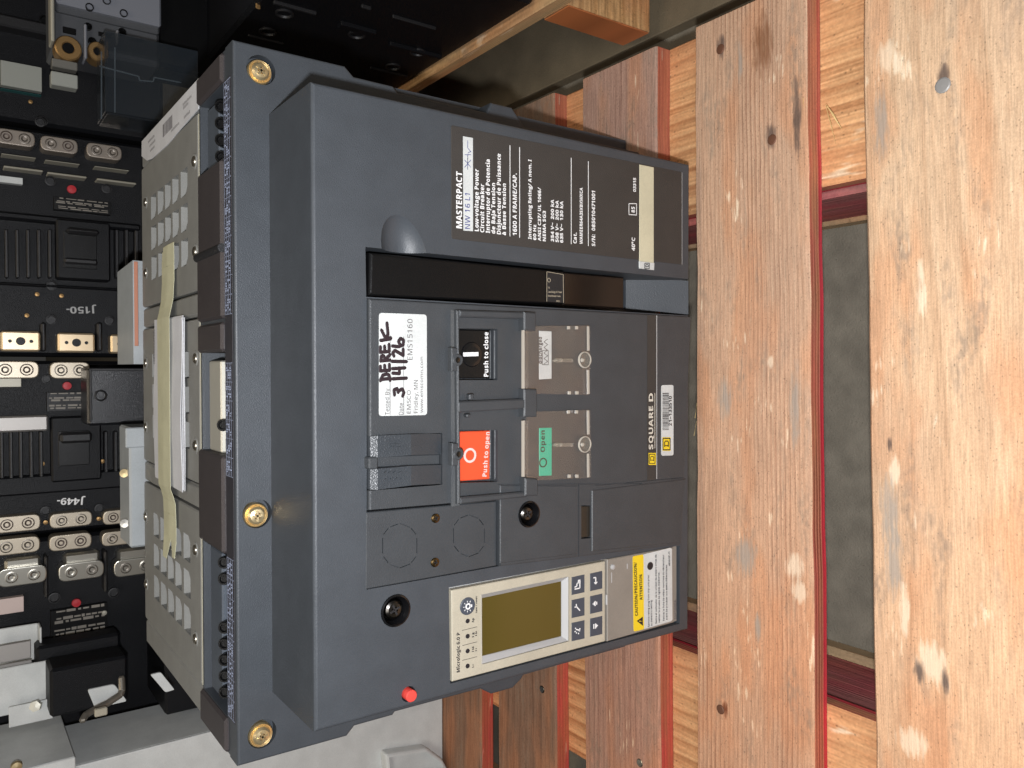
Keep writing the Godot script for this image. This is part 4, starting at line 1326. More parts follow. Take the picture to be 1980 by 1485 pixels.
func stickers(g: Node3D, zp: float) -> void:
	# white test sticker with handwriting
	var s := mb()
	prism(s, rounded(poly_px("o", [[732.5, 605], [824.7, 608.4], [825.5, 802.5], [732.3, 804.5]], zp), 0.0022), zp - 0.0003, zp + 0.0003)
	var o := part(g, "test_sticker", s, M.sticker)
	var z := zp + 0.00035
	var t := mb()
	say(t, "b", "Tested By", 1080, 246, 45, 32, false, z)
	say(t, "b", "Date", 1186, 246, 155, 32, false, z)
	say(t, "b", "EMSCO", 1244, 236, 58, 29, false, z)
	say(t, "b", "Fridley, MN", 1298, 232, -20, 30, false, z)
	say(t, "b", "www.emscomn.com", 1338, 230, -198, 23, false, z)
	say(t, "a", "EMS15160", 1257, 1291, 978, 38, false, z)
	bar(t, Q("b", 1086, 246, z), Q("a", 1086, 1100, z), 0.00035, 0.0001)
	bar(t, Q("b", 1191, 246, z), Q("a", 1190, 1112, z), 0.00035, 0.0001)
	part(o, "print", t, M.grey_print)
	var h := mb()
	var strokes := [
		[[1012, 1442], [1040, 1438], [1088, 1434]], [[1012, 1450], [1030, 1408], [1062, 1398], [1080, 1412], [1086, 1448]],
		[[1012, 1340], [1010, 1375], [1082, 1370], [1080, 1325]], [[1046, 1370], [1044, 1332]],
		[[1014, 1298], [1086, 1292]], [[1014, 1300], [1018, 1262], [1036, 1258], [1048, 1292]], [[1048, 1288], [1086, 1250]],
		[[1012, 1190], [1010, 1232], [1080, 1226], [1078, 1172]], [[1044, 1230], [1044, 1186]],
		[[1014, 1142], [1090, 1130]], [[1020, 1062], [1052, 1128], [1092, 1122]], [[1052, 1126], [1070, 1096], [1062, 1008]],
		[[1120, 1560], [1116, 1520], [1140, 1510], [1148, 1540]], [[1148, 1532], [1178, 1512], [1192, 1540], [1182, 1568]],
		[[1106, 1436], [1212, 1430]],
		[[1106, 1392], [1158, 1396], [1156, 1352]], [[1104, 1358], [1200, 1352]],
		[[1100, 1302], [1212, 1304]],
		[[1116, 1262], [1106, 1238], [1124, 1218], [1186, 1256]], [[1186, 1258], [1186, 1208]],
		[[1104, 1184], [1150, 1190], [1186, 1176], [1190, 1140], [1166, 1126], [1150, 1150], [1166, 1182]]]
	for st in strokes:
		var pts := []
		for p in st:
			pts.append(Q("a", p[0], p[1], z + 0.0001))
		tube(h, pts, 0.00118, 8, 0.15)
	part(o, "handwriting", h, M.marker)
	# brand line, printed along the bottom of the panel
	var b := mb()
	prism(b, poly_px("h", [[1452, 184], [1519, 184], [1519, 1362], [1452, 1372]], zp), zp - 0.0004, zp + 0.0002)
	var bo := part(g, "brand_band", b, M.plate)
	var bl := mb()
	var z2 := zp + 0.0003
	bar(bl, Q("h", 1521, 184, z2), Q("h", 1521, 1358, z2), 0.0007, 0.0002)
	part(bo, "silver_line", bl, M.grey_line)
	var bt := mb()
	say(bt, "h", "SQUARE", 1495, 1146, 836, 30, true, z2)
	say(bt, "h", "D", 1495, 802, 744, 30, true, z2)
	bar(bt, Q("h", 1508, 1140, z2), Q("h", 1508, 742, z2), 0.0005, 0.0001)
	part(bo, "lettering", bt, M.tan_white)
	var yq := mb()
	prism(yq, poly_px("h", [[1462, 1172], [1514, 1172], [1514, 1258], [1462, 1258]], zp), zp, zp + 0.0004)
	part(bo, "yellow_square", yq, M.yellow)
	var ym := mb()
	square_mark(ym, "h", 1464, 1512, 1176, 1254, zp + 0.0004, 0.0006)
	part(bo, "square_mark", ym, M.black_print)
	# barcode sticker
	var k := mb()
	prism(k, rounded(poly_px("h", [[1553, 686], [1640, 684], [1640, 1190], [1553, 1193]], zp), 0.0020), zp - 0.0003, zp + 0.0003)
	var ko := part(g, "barcode_sticker", k, M.sticker)
	var kb := mb()
	var y := 1008.0
	while y > 742:
		var w := rng.randf_range(2.0, 7.0)
		var s2 := mb()
		prism(kb, poly_px("h", [[1563, y], [1608, y - 1], [1608, y - 1 - w], [1563, y - w]], z2), z2 - 0.0001, z2 + 0.0001)
		y -= w + rng.randf_range(2.5, 7.0)
	say(kb, "h", "21–133510", 1629, 978, 764, 21, true, z2)
	part(ko, "print", kb, M.black_print)
	var kq := mb()
	prism(kq, poly_px("h", [[1562, 1060], [1621, 1060], [1621, 1158], [1562, 1158]], z2), z2 - 0.0002, z2 + 0.0001)
	part(ko, "yellow_square", kq, M.yellow)
	var km := mb()
	square_mark(km, "h", 1561, 1622, 1060, 1158, z2 + 0.0001, 0.0009)
	part(ko, "square_mark", km, M.black_print)

# ---------------------------------------------------------------- paper and tape on top
func sheet(st: SurfaceTool, pts: Array, wid: Vector3, th: float, jag := false) -> void:     # a ribbon through pts (left edge), wid across
	for i in pts.size() - 1:
		var a: Vector3 = pts[i]
		var b: Vector3 = pts[i + 1]
		var up := Vector3(0, th, 0)
		hexa(st, [a, b, b + wid, a + wid], [a + up, b + up, b + wid + up, a + wid + up])

func paper_and_tape() -> void:
	var y0 := 0.1946
	var p := thing("folded_paper", "folded white paper taped on the pale grey top of the breaker", "paper", Vector3(-0.004, y0, -0.24))
	for i in 4:
		var s := mb()
		var dx := 0.002 * sin(i * 2.1)
		var zz := 0.0016 * i
		var A := Vector3(0.0665 + dx, y0 + 0.0006 * i, -0.2040 - zz * 0.6)
		var B := Vector3(-0.0735 + dx * 0.6, y0 + 0.0006 * i, -0.2065 - zz * 0.7)
		var pts := []
		for k in 13:
			var q := A.lerp(B, k / 12.0)
			q.y += 0.0005 * sin(k * 0.55 + i * 1.3) * (0.3 + i * 0.3) + 0.0006
			pts.append(q)
		sheet(s, pts, Vector3(0.001 * i, 0.0004 * i, -0.1010 + 0.002 * i), 0.00045)
		part(p, "sheet", s, M.paper)
	var ink := mb()
	for i in 22:
		var x := 0.060 - i * 0.0014
		span(ink, Vector3(x, y0 + 0.0020, -0.3000), Vector3(x - 0.0007, y0 + 0.0044, -0.3040 + rng.randf() * 0.0015))
	part(p, "print", ink, M.grey_print)
	var t := thing("tape_strip", "yellow masking tape strip across the white folded paper on the breaker", "tape", Vector3(0, y0, -0.26))
	var s := mb()
	var path := [[0.1315, -0.2395, 0.0004], [0.120, -0.2392, 0.0004], [0.100, -0.2385, 0.0006], [0.085, -0.2378, 0.0016], [0.075, -0.2374, 0.0034], [0.0690, -0.2370, 0.0050], [0.050, -0.2368, 0.0051], [0.020, -0.2366, 0.0051], [-0.020, -0.2368, 0.0051], [-0.050, -0.2370, 0.0051], [-0.0755, -0.2374, 0.0050], [-0.081, -0.2376, 0.0030], [-0.088, -0.2378, 0.0012], [-0.105, -0.2380, 0.0006], [-0.120, -0.2380, 0.0006]]
	var n := FastNoiseLite.new()
	n.frequency = 60.0
	for i in path.size() - 1:
		var a: Array = path[i]
		var b: Array = path[i + 1]
		for k in 3:
			var u := lerpf(0, 1, k / 3.0)
			var v := lerpf(0, 1, (k + 1) / 3.0)
			var pa := Vector3(lerpf(a[0], b[0], u), y0 + lerpf(a[2], b[2], u), lerpf(a[1], b[1], u) + n.get_noise_1d(lerpf(a[0], b[0], u)) * 0.0008)
			var pb := Vector3(lerpf(a[0], b[0], v), y0 + lerpf(a[2], b[2], v), lerpf(a[1], b[1], v) + n.get_noise_1d(lerpf(a[0], b[0], v)) * 0.0008)
			var wa := 0.045 if i > 0 else 0.045 - 0.006 * (1.0 - u) * (1.0 if k == 0 else 0.6)
			var up := Vector3(0, 0.0003, 0)
			var mid := Vector3(0, 0.0005 + 0.0006 * n.get_noise_1d(lerpf(a[0], b[0], u) + 3.0), 0)
			for h in 2:
				var w0 := Vector3(0, 0, -wa * 0.5 * h)
				var w1 := Vector3(0, 0, -wa * 0.5 * (h + 1))
				var m0 := mid if h == 1 else Vector3()
				var m1 := mid if h == 0 else Vector3()
				hexa(s, [pa + w0 + m0, pb + w0 + m0, pb + w1 + m1, pa + w1 + m1], [pa + w0 + up + m0, pb + w0 + up + m0, pb + w1 + up + m1, pa + w1 + up + m1])
	# torn forked end
	for e in [[-0.120, -0.2380, -0.2560, -0.1345, -0.2400, -0.2480], [-0.120, -0.2560, -0.2830, -0.1400, -0.2700, -0.2835]]:
		hexa(s, [Vector3(e[0], y0 + 0.0006, e[1]), Vector3(e[0], y0 + 0.0006, e[2]), Vector3(e[3], y0 + 0.0016, e[5]), Vector3(e[3], y0 + 0.0016, e[4])], [Vector3(e[0], y0 + 0.0010, e[1]), Vector3(e[0], y0 + 0.0010, e[2]), Vector3(e[3], y0 + 0.0020, e[5]), Vector3(e[3], y0 + 0.0020, e[4])])
	part(t, "strip", s, M.tape)

# ---------------------------------------------------------------- the neighbours
func right_pallet() -> void:
	var x := 0.402
	var top := -0.159
	var g := thing("wooden_pallet", "unpainted tan wooden pallet carrying the black breaker, beside the red-edged pallet", "pallet", Vector3(0.62, FLOOR, -0.30))
	for k in 3:
		plank_z(g, "deck_board", x + 0.17 * k, x + 0.15 + 0.17 * k, -0.78, 0.12, top - 0.016, top, M.wood_tan, M.wood_tan)
	for z in [-0.172, -0.70, 0.075]:
		var a := [Vector3(x, 0, z - 0.042), Vector3(1.0, 0, z - 0.042)]
		var b := [Vector3(x, 0, z), Vector3(1.0, 0, z)]
		board(g, "stringer", x, 0.96, a, b, top - 0.0165, 0.118, M.wood_tan, M.wood_tan, 0.0006)
		var en := mb()
		span(en, Vector3(x - 0.0015, top - 0.134, z - 0.0415), Vector3(x - 0.0002, top - 0.018, z - 0.0005), 0.0005)
		part(g, "stringer_end", en, M.wood_orange)
	for k in 2:
		plank_z(g, "bottom_board", x + 0.004 + 0.24 * k, x + 0.15 + 0.24 * k, -0.78, 0.12, FLOOR + 0.001, FLOOR + 0.018, M.plywood, M.plywood)

func lugs(g: Node3D, r: Array, m: Material, sock: Material, z: float, big := false) -> void:       # r: x centre, y centre in photo pixels, half width, half height
	var c := PZ(r[0], r[1], z)
	var s := mb()
	var w: float = r[2] * 0.00062
	var h: float = r[3] * 0.00062
	# the photo's x runs down, its y runs left
	prism(s, rounded(rect(c.x - h, c.y - w, c.x + h, c.y + w), minf(w, h) * 0.8), z - 0.02, z, 0.0012)
	var o := part(g, "lug", s, m)
	for e in [-1, 1]:
		var t := mb()
		var q := Vector3(c.x, c.y + e * w * 0.46, z + 0.0002)
		var rr := h * (0.70 if not big else 0.62)
		lathe(t, [[rr, -0.001], [rr, 0.0006], [rr * 0.86, 0.0008], [rr * 0.80, -0.0004], [rr * 0.6, -0.0006], [rr * 0.55, 0.0003], [rr * 0.3, -0.0002], [0.0, -0.0005]], q, Vector3(0, 0, 1), 22)
		part(o, "lug_screw", t, sock if rng.randf() < 0.55 else M.socket_grey)

func text_z(g: Node3D, word: String, x0: float, x1: float, y0: float, y1: float, z: float, m: Material) -> void:   # lettering upside down in the photo: reads along the photo's -x, up = +y
	var st := mb()
	var a := PZ(x1, y0, z)
	var b := PZ(x0, y0, z)
	var c := PZ(x1, y1, z)
	letters(st, word, a, b, (c - a).length(), true, (c - a).normalized())
	part(g, "white_code", st, m)

func vents(g: Node3D, xs: Array, y0: float, y1: float, z: float) -> void:
	for x in xs:
		var s := mb()
		var a := PZ(x - 4.5, y0, z)
		var b := PZ(x + 3.5, y1, z)
		span(s, Vector3(a.x, a.y, z - 0.012), Vector3(b.x, b.y, z + 0.0035), 0.001)
		part(g, "vent_rib", s, M.mid_black)

func moulded(label: String, y0: float, y1: float, z: float, kind: int) -> Node3D:
	var a := PZ(115, y0, z)
	var b := PZ(115, y1, z)
	var yb := 0.117
	var yh := 0.312
	var g := thing("moulded_breaker", label, "circuit breaker", Vector3((a.x + b.x) / 2, yb, z - 0.05), "black breakers lying on edge in a row")
	var s := mb()
	box(s, Vector3((a.x + b.x) / 2, (yb + yh) / 2, z - 0.0535), Vector3(absf(a.x - b.x) - 0.002, yh - yb, 0.09), 0.004)
	part(g, "body", s, M.old_black)
	return g
func pole_x(y: float) -> Array:
	return [30.0, 115.0, 200.0]

func raised(g: Node3D, called: String, x0: float, x1: float, y0: float, y1: float, z: float, h: float, m: Material, bev := 0.002) -> MeshInstance3D:
	var s := mb()
	var a := PZ(x0, y0, z)
	var b := PZ(x1, y1, z)
	span(s, Vector3(a.x, a.y, z - 0.012), Vector3(b.x, b.y, z + h), bev)
	return part(g, called, s, m)

func plate_print(g: Node3D, x0: float, x1: float, y0: float, y1: float, z: float, dark: Material, m: Material) -> void:
	var o := raised(g, "rating_label", x0, x1, y0, y1, z, 0.0004, dark, 0.0002)
	var st := mb()
	var a := PZ(x0, y0, z + 0.0006)
	var b := PZ(x1, y1, z + 0.0006)
	for row in [0.06, 0.30, 0.42, 0.70, 0.84]:
		var u := rng.randf_range(0.02, 0.10)
		while u < 0.9:
			var w := rng.randf_range(0.05, 0.2)
			var yv0 := lerpf(a.y, b.y, u)
			var yv1 := lerpf(a.y, b.y, minf(u + w, 0.95))
			var xv := lerpf(a.x, b.x, row)
			bar(st, Vector3(xv, yv0, z + 0.0005), Vector3(xv, yv1, z + 0.0005), absf(a.x - b.x) * rng.randf_range(0.05, 0.10), 0.0002)
			u += w + rng.randf_range(0.015, 0.05)
	part(o, "print", st, m)

func dot(g: Node3D, called: String, x: float, y: float, r: float, z: float, m: Material, deep := false) -> void:
	var s := mb()
	var c := PZ(x, y, z)
	if deep:
		lathe(s, [[r, -0.002], [r, 0.0016], [r * 0.8, 0.0018], [r * 0.72, -0.001], [0.0, -0.001]], c, Vector3(0, 0, 1), 20)
	else:
		lathe(s, [[r, -0.001], [r * 0.9, 0.0010], [0.0, 0.0014]], c, Vector3(0, 0, 1), 18)
	part(g, called, s, m)

func background() -> void:
	var z := -0.62
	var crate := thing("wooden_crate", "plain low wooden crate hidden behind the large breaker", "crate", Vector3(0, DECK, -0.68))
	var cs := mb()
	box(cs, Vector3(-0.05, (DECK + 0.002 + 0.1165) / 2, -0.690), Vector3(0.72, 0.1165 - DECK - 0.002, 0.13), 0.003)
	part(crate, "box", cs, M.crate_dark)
	# B: upper right of the upright view
	var g := moulded("black breaker marked J150 with copper terminal plates, in the row behind", 252, 690, z, 0)
	for r in [[30, 266], [115, 280], [202, 293]]:
		lugs(g, [r[0], r[1], 31, 14], M.lug_dim, M.socket, z + 0.012)
	for r in [[36, 306], [120, 318], [215, 330]]:
		var o := raised(g, "lug_end", r[0] - 34, r[0] + 32, r[1] - 6, r[1] + 4, z, 0.010, M.lug_pale)
		var o2 := raised(g, "lug_end", r[0] - 30, r[0] + 46, r[1] + 17, r[1] + 30, z, 0.010, M.lug_pale)
	raised(g, "white_sticker", -20, 44, 337, 357, z, 0.0008, M.sticker, 0.0003)
	dot(g, "red_dot", 139, 366, 0.0052, z, M.dot_red)
	for r in [[97, 350], [206, 365], [78, 236], [100, 552], [100, 618], [212, 620]]:
		dot(g, "mounting_hole", r[0], r[1], 0.0058, z, M.mid_black, true)
	plate_print(g, 104, 214, 380, 416, z, M.black, M.dull_print)
	raised(g, "ridge", -40, 270, 419, 436, z, 0.006, M.old_black)
	vents(g, [-6, 13, 34, 55, 76, 97, 226, 245, 264], 444, 538, z)
	raised(g, "handle_frame", 107, 212, 424, 546, z, 0.009, M.old_black)
	raised(g, "handle_well", 120, 190, 445, 524, z + 0.009, 0.0006, M.black)
	raised(g, "handle", 126, 190, 442, 458, z + 0.01, 0.014, M.mid_black, 0.003)
	raised(g, "handle_step", 124, 188, 498, 514, z + 0.01, 0.004, M.mid_black, 0.002)
	raised(g, "ridge", -40, 290, 548, 562, z, 0.005, M.old_black)
	text_z(g, "J150-", 128, 186, 593, 606, z + 0.0006, M.grey_line)
	for r in [[72, 569], [236, 577], [52, 610], [119, 572]]:
		dot(g, "rivet", r[0], r[1], 0.0026, z + 0.001, M.brass_dull)
	for r in [[40, 658, 33, 20], [148, 661, 32, 18], [248, 664, 32, 18]]:
		var c := PZ(r[0], r[1], z + 0.012)
		var s := mb()
		span(s, Vector3(c.x - 0.0125, c.y - 0.0195, z - 0.01), Vector3(c.x + 0.0105, c.y + 0.0195, z + 0.012), 0.002)
		var o := part(g, "terminal_plate", s, M.copper_plate)
		var hs := mb()
		for e in [[0.0, 0.0048], [-0.0105, 0.0020], [0.0105, 0.0020]]:
			lathe(hs, [[e[1], 0.0], [e[1], 0.0003], [0.0, 0.0003]], Vector3(c.x - 0.001, c.y + e[0], z + 0.0122), Vector3(0, 0, 1), 16)
		part(o, "bolt_hole", hs, M.black)
		raised(g, "partition", r[0] + 37, r[0] + 48, 624, 680, z, 0.010, M.mid_black)
	# C: middle
	g = moulded("black breaker marked J449 with a bright scuffed metal bar, middle of the row", 696, 1033, z, 0)
	for r in [[31, 715, 37, 16], [136, 716, 34, 16]]:
		lugs(g, r, M.lug, M.socket, z + 0.010)
	raised(g, "white_sticker", -20, 41, 732, 748, z, 0.0008, M.lug_pale, 0.0003)
	dot(g, "red_dot", 130, 746, 0.0050, z, M.dot_red)
	dot(g, "mounting_hole", 90, 733, 0.0052, z, M.mid_black, true)
	plate_print(g, 90, 190, 759, 793, z, M.black, M.dull_print)
	raised(g, "metal_bar", -40, 92, 806, 832, z, 0.009, M.scuffed)
	vents(g, [-14, 4, 22, 41, 61, 80, 205, 224, 244], 834, 925, z)
	raised(g, "handle_frame", 97, 195, 806, 925, z, 0.008, M.old_black)
	raised(g, "handle_well", 110, 176, 832, 900, z + 0.008, 0.0006, M.black)
	raised(g, "handle", 114, 176, 836, 854, z + 0.009, 0.012, M.mid_black, 0.003)
	raised(g, "ridge", -40, 260, 926, 940, z, 0.004, M.old_black)
	text_z(g, "J449-", 111, 165, 963, 976, z + 0.0006, M.white_print)
	for r in [[62, 948], [218, 939], [82, 897], [198, 892], [88, 1010], [191, 1003]]:
		dot(g, "rivet", r[0], r[1], 0.0027, z + 0.001, M.brass_dull)
	for r in [[88, 988], [192, 983]]:
		dot(g, "mounting_hole", r[0], r[1], 0.0056, z, M.mid_black, true)
	for r in [[34, 1013, 37, 15], [138, 1005, 36, 14], [235, 999, 33, 14]]:
		lugs(g, r, M.lug, M.socket, z + 0.010)
	# D: left
	g = moulded("black breaker with bright nickel terminals and a pink sticker, left end of the row", 1038, 1420, z, 0)
	for r in [[33, 1056, 37, 15], [137, 1048, 36, 15], [234, 1040, 34, 14]]:
		lugs(g, r, M.lug, M.socket, z + 0.010)
	for r in [[44, 1104], [158, 1094], [262, 1086]]:
		lugs(g, [r[0], r[1] + 10, 39, 17], M.nickel, M.nickel_dark, z + 0.014, true)
		raised(g, "lug_top", r[0] - 36, r[0] + 34, r[1] - 24, r[1] - 9, z, 0.006, M.nickel, 0.003)
		raised(g, "partition", r[0] + 40, r[0] + 48, r[1] - 32, r[1] + 48, z, 0.012, M.mid_black)
	raised(g, "pink_sticker", -20, 46, 1162, 1182, z, 0.0008, M.pink_sticker, 0.0003)
	dot(g, "red_dot", 148, 1166, 0.0052, z, M.dot_red)
	for r in [[105, 1156], [220, 1146]]:
		dot(g, "mounting_hole", r[0], r[1], 0.0064, z, M.mid_black, true)
	plate_print(g, 98, 208, 1182, 1220, z, M.black, M.dull_print)
	dot(g, "screw_head", 202, 1185, 0.003, z + 0.001, M.lug_pale)
	for e in [[106, 1228, 1250], [168, 1228, 1240], [192, 1248, 1268]]:
		raised(g, "moulded_rib", e[0] - 2, e[0] + 2, e[1], e[2], z, 0.002, M.mid_black, 0.0005)
	# A: far right, plain black with a white and teal label
	g = moulded("black breaker with a white and teal label, right end of the row", -60, 246, z - 0.01, 0)
	var la := raised(g, "rating_label", 1, 81, 116, 178, z - 0.01, 0.0008, M.dull_sticker, 0.0003)
	raised(la, "teal_band", 1, 80, 171, 184, z - 0.0094, 0.0008, M.teal, 0.0003)
	raised(g, "ridge", -40, 100, 24, 76, z - 0.01, 0.012, M.mid_black)
	dot(g, "mounting_hole", 82, 234, 0.0058, z - 0.01, M.mid_black, true)
	dot(g, "mounting_hole", 86, 40, 0.0058, z - 0.01, M.black, true)
	dot(g, "rivet", 59, 197, 0.0024, z - 0.009, M.brass_dull)
	# grey breaker with a smoky terminal shield
	var zg := -0.545
	var q0 := PZ(102, 88, zg)
	var q1 := PZ(306, -160, zg)
	g = thing("grey_breaker", "grey breaker with brass terminals and a smoky clear shield, upper right behind", "circuit breaker", Vector3((q0.x + q1.x) / 2, DECK, zg - 0.04))
	var s := mb()
	span(s, Vector3(q0.x, q0.y, zg - 0.07), Vector3(q1.x, q1.y, zg), 0.003)
	part(g, "body", s, M.mid_grey)
	var bb := mb()
	span(bb, Vector3(q0.x + 0.004, q1.y - 0.001, zg - 0.068), Vector3(q1.x, DECK + 0.0015, zg - 0.012), 0.003)
	part(g, "base", bb, M.black)
	raised(g, "front_step", 106, 306, 12, -150, zg, 0.012, M.step_grey)
	raised(g, "front_step", 106, 306, 24, 10, zg, 0.006, M.mid_grey)
	var ed := mb()
	var ea := PZ(103, 88, zg)
	span(ed, Vector3(ea.x, ea.y, zg - 0.01), Vector3(q1.x, ea.y + 0.0035, zg + 0.014), 0.001)
	part(g, "pale_edge", ed, M.lug_pale)
	for r in [[173, 14], [239, 26], [206, 2], [170, 52], [236, 62], [178, 80]]:
		dot(g, "screw_hole", r[0], r[1], 0.0042, zg + (0.012 if r[1] < 30 else 0.001), M.black, true)
	for r in [[134, 60, 13, 9], [203, 68, 13, 7], [265, 78, 13, 6]]:
		raised(g, "terminal_window", r[0] - r[2], r[0] + r[2], r[1] - r[3], r[1] + r[3], zg, 0.0012, M.black, 0.0004)
	for r in [[132, 93, 0.0135], [190, 100, 0.0110]]:
		var c := PZ(r[0], r[1], zg + 0.004)
		var t := mb()
		lathe(t, [[r[2], -0.02], [r[2], 0.0], [r[2] * 0.9, 0.0015], [r[2] * 0.5, 0.0015], [r[2] * 0.42, 0.0]], c, Vector3(0, 0, 1), 26)
		var o := part(g, "brass_terminal", t, M.brass_dull)
		var h := mb()
		lathe(h, [[r[2] * 0.42, 0.0008], [0.0, 0.0008]], c, Vector3(0, 0, 1), 20)
		part(o, "bolt_hole", h, M.black)
	raised(g, "white_tab", 98, 150, 138, 174, zg, 0.004, M.dull_sticker, 0.001)
	raised(g, "white_tab", 100, 150, 112, 138, zg, 0.002, M.tab_grey, 0.001)
	raised(g, "partition", 160, 166, 52, 120, zg, 0.012, M.step_grey)
	raised(g, "partition", 222, 228, 62, 92, zg, 0.010, M.step_grey)
	# its shield: five thin smoky walls
	var sa := PZ(186, 92, zg)
	var sb := PZ(360, 262, zg)
	var sh := mb()
	var zt := zg + 0.055
	span(sh, Vector3(sa.x, sa.y, zt), Vector3(sb.x - 0.004, sb.y, zt + 0.002), 0.0005)
	span(sh, Vector3(sa.x, sa.y, zg + 0.002), Vector3(sb.x - 0.004, sa.y - 0.002, zt), 0.0005)
	span(sh, Vector3(sb.x - 0.004, sa.y - 0.002, zg + 0.002), Vector3(sb.x - 0.006, sb.y, zt), 0.0005)
	span(sh, Vector3(sa.x, sa.y - 0.002, zg + 0.002), Vector3(sa.x - 0.002, sb.y, zt), 0.0005)
	var so := part(g, "terminal_shield", sh, M.smoky)
	var rr := mb()
	var r0 := PZ(200, 128, zt + 0.002)
	for e in [[[192, 128], [268, 148]], [[268, 148], [270, 156]], [[270, 156], [296, 158]], [[296, 158], [298, 150]], [[298, 150], [350, 160]], [[222, 92], [222, 218]], [[196, 100], [196, 230]]]:
		bar(rr, PZ(e[0][0], e[0][1], zt + 0.0022), PZ(e[1][0], e[1][1], zt + 0.0022), 0.0014, 0.0008)
	part(so, "moulded_rib", rr, M.smoky_edge)
	# black plastic cap standing in front of the middle of the row
	var zc := -0.53
	var c0 := PZ(168, 711, zc)
	var c1 := PZ(330, 818, zc)
	g = thing("cover_box", "square black plastic cover with a ringed hole, behind the breaker top", "plastic cover", Vector3((c0.x + c1.x) / 2, DECK, zc - 0.02))
	var cb := mb()
	span(cb, Vector3(c0.x, c0.y, zc - 0.05), Vector3(c1.x, DECK + 0.0015, zc), 0.003)
	part(g, "shell", cb, M.cap_black)
	var ring := mb()
	lathe(ring, [[0.0066, -0.001], [0.0066, 0.0035], [0.0054, 0.0040], [0.0046, 0.0030], [0.0046, -0.001], [0.0, -0.001]], PZ(194, 765, zc), Vector3(0, 0, 1), 24)
	part(g, "ringed_hole", ring, M.mid_black)
	raised(g, "edge_rib", 172, 178, 714, 816, zc, 0.0022, M.mid_black, 0.0006)
	raised(g, "edge_rib", 172, 300, 712, 717, zc, 0.0018, M.mid_black, 0.0006)
	# two pale blocks right behind the breaker
	for e in [[0.0305, 0.1330, "pale grey plastic block with an orange edge line behind the breaker top", true], [-0.1530, -0.0325, "pale grey plastic block with brass screws behind the breaker top", false]]:
		g = thing("pale_block", e[2], "plastic block", Vector3((e[0] + e[1]) / 2, DECK, -0.43))
		var bs := mb()
		var yb := 0.2035
		if e[3]:
			var pr := PackedVector2Array([Vector2(e[0], -0.392), Vector2(e[1], -0.392), Vector2(e[1] - 0.006, -0.452), Vector2(e[0], -0.455)])
			for k in 1:
				var lo := []
				var hi := []
				for v in pr:
					lo.append(Vector3(v.x, DECK + 0.0015, v.y))
					hi.append(Vector3(v.x, yb if v.y < -0.42 else yb - 0.004, v.y))
				hexa(bs, lo, hi)
		else:
			span(bs, Vector3(e[0], DECK + 0.0015, -0.45), Vector3(e[1], yb, -0.396), 0.002)
		part(g, "block", bs, M.pale_plastic)
		if e[3]:
			var ol := mb()
			span(ol, Vector3(e[0] + 0.018, yb - 0.0085, -0.3918), Vector3(e[1] - 0.001, yb - 0.0050, -0.3905), 0.0004)
			part(g, "orange_edge", ol, M.orange_edge)
		else:
			var rim := mb()
			span(rim, Vector3(e[1] - 0.02, 0.17, -0.3955), Vector3(e[1], yb + 0.004, -0.3905), 0.001)
			part(g, "corner_post", rim, M.pale_plastic)
			for x in [-0.0805, -0.131]:
				var sc := mb()
				lathe(sc, [[0.0030, 0.0], [0.0030, 0.007], [0.0042, 0.0072], [0.0042, 0.0100], [0.0, 0.0102]], Vector3(x, yb - 0.001, -0.416), Vector3(0.15, 0.4, 0.9).normalized(), 16)
				part(g, "brass_screw", sc, M.brass if x > -0.1 else M.steel)

func right_breaker() -> void:
	var x := 0.410
	var y0 := -0.1575
	var y1 := 0.083
	var g := thing("black_breaker", "large dusty black breaker with white lettering, on the tan pallet at right", "circuit breaker", Vector3(0.55, y0, -0.3))
	var s := mb()
	span(s, Vector3(x, y0, -0.66), Vector3(x + 0.30, y1, -0.205), 0.004)
	part(g, "body", s, M.old_black)
	var lt := mb()
	# white letters on the top face, running back to front
	letters(lt, "1-OL", Vector3(x + 0.026, y1 + 0.0003, -0.642), Vector3(x + 0.026, y1 + 0.0003, -0.600), 0.011, true, Vector3(1, 0, 0))
	letters(lt, "NNN", Vector3(x + 0.005, y1 + 0.0003, -0.646), Vector3(x + 0.005, y1 + 0.0003, -0.598), 0.014, true, Vector3(1, 0, 0))
	part(g, "white_lettering", lt, M.white_print)
	# moulded relief on the side that faces us
	var rel := func(called: String, a: Vector2, b: Vector2, h: float, m: Material) -> void:
		var p := PX(a.x, a.y, x)
		var q := PX(b.x, b.y, x)
		var t := mb()
		span(t, Vector3(x + 0.004, p.y, p.z), Vector3(x - h, q.y, q.z), 0.001)
		part(g, called, t, m)
	rel.call("moulded_rib", Vector2(530, 0), Vector2(610, 26), 0.003, M.mid_black)
	rel.call("moulded_rib", Vector2(480, 66), Vector2(548, 84), 0.002, M.mid_black)
	rel.call("raised_pad", Vector2(660, 40), Vector2(720, 66), 0.004, M.old_black)
	rel.call("raised_pad", Vector2(755, 80), Vector2(850, 110), 0.004, M.old_black)
	rel.call("moulded_rib", Vector2(760, 28), Vector2(842, 54), 0.003, M.mid_black)
	rel.call("moulded_rib", Vector2(700, 8), Vector2(716, 16), 0.003, M.mid_black)
	rel.call("moulded_rib", Vector2(716, 128), Vector2(788, 146), 0.003, M.mid_black)
	rel.call("brass_stud", Vector2(495, 8), Vector2(503, 12), 0.004, M.brass_dull)
	for e in [[518, 60], [760, 128], [690, 66], [808, 100], [550, 25]]:
		var t := mb()
		lathe(t, [[0.010, -0.001], [0.010, 0.002], [0.008, 0.0022], [0.007, -0.001], [0.0, -0.001]], PX(e[0], e[1], x), Vector3(-1, 0, 0), 20)
		part(g, "moulded_boss", t, M.mid_black)

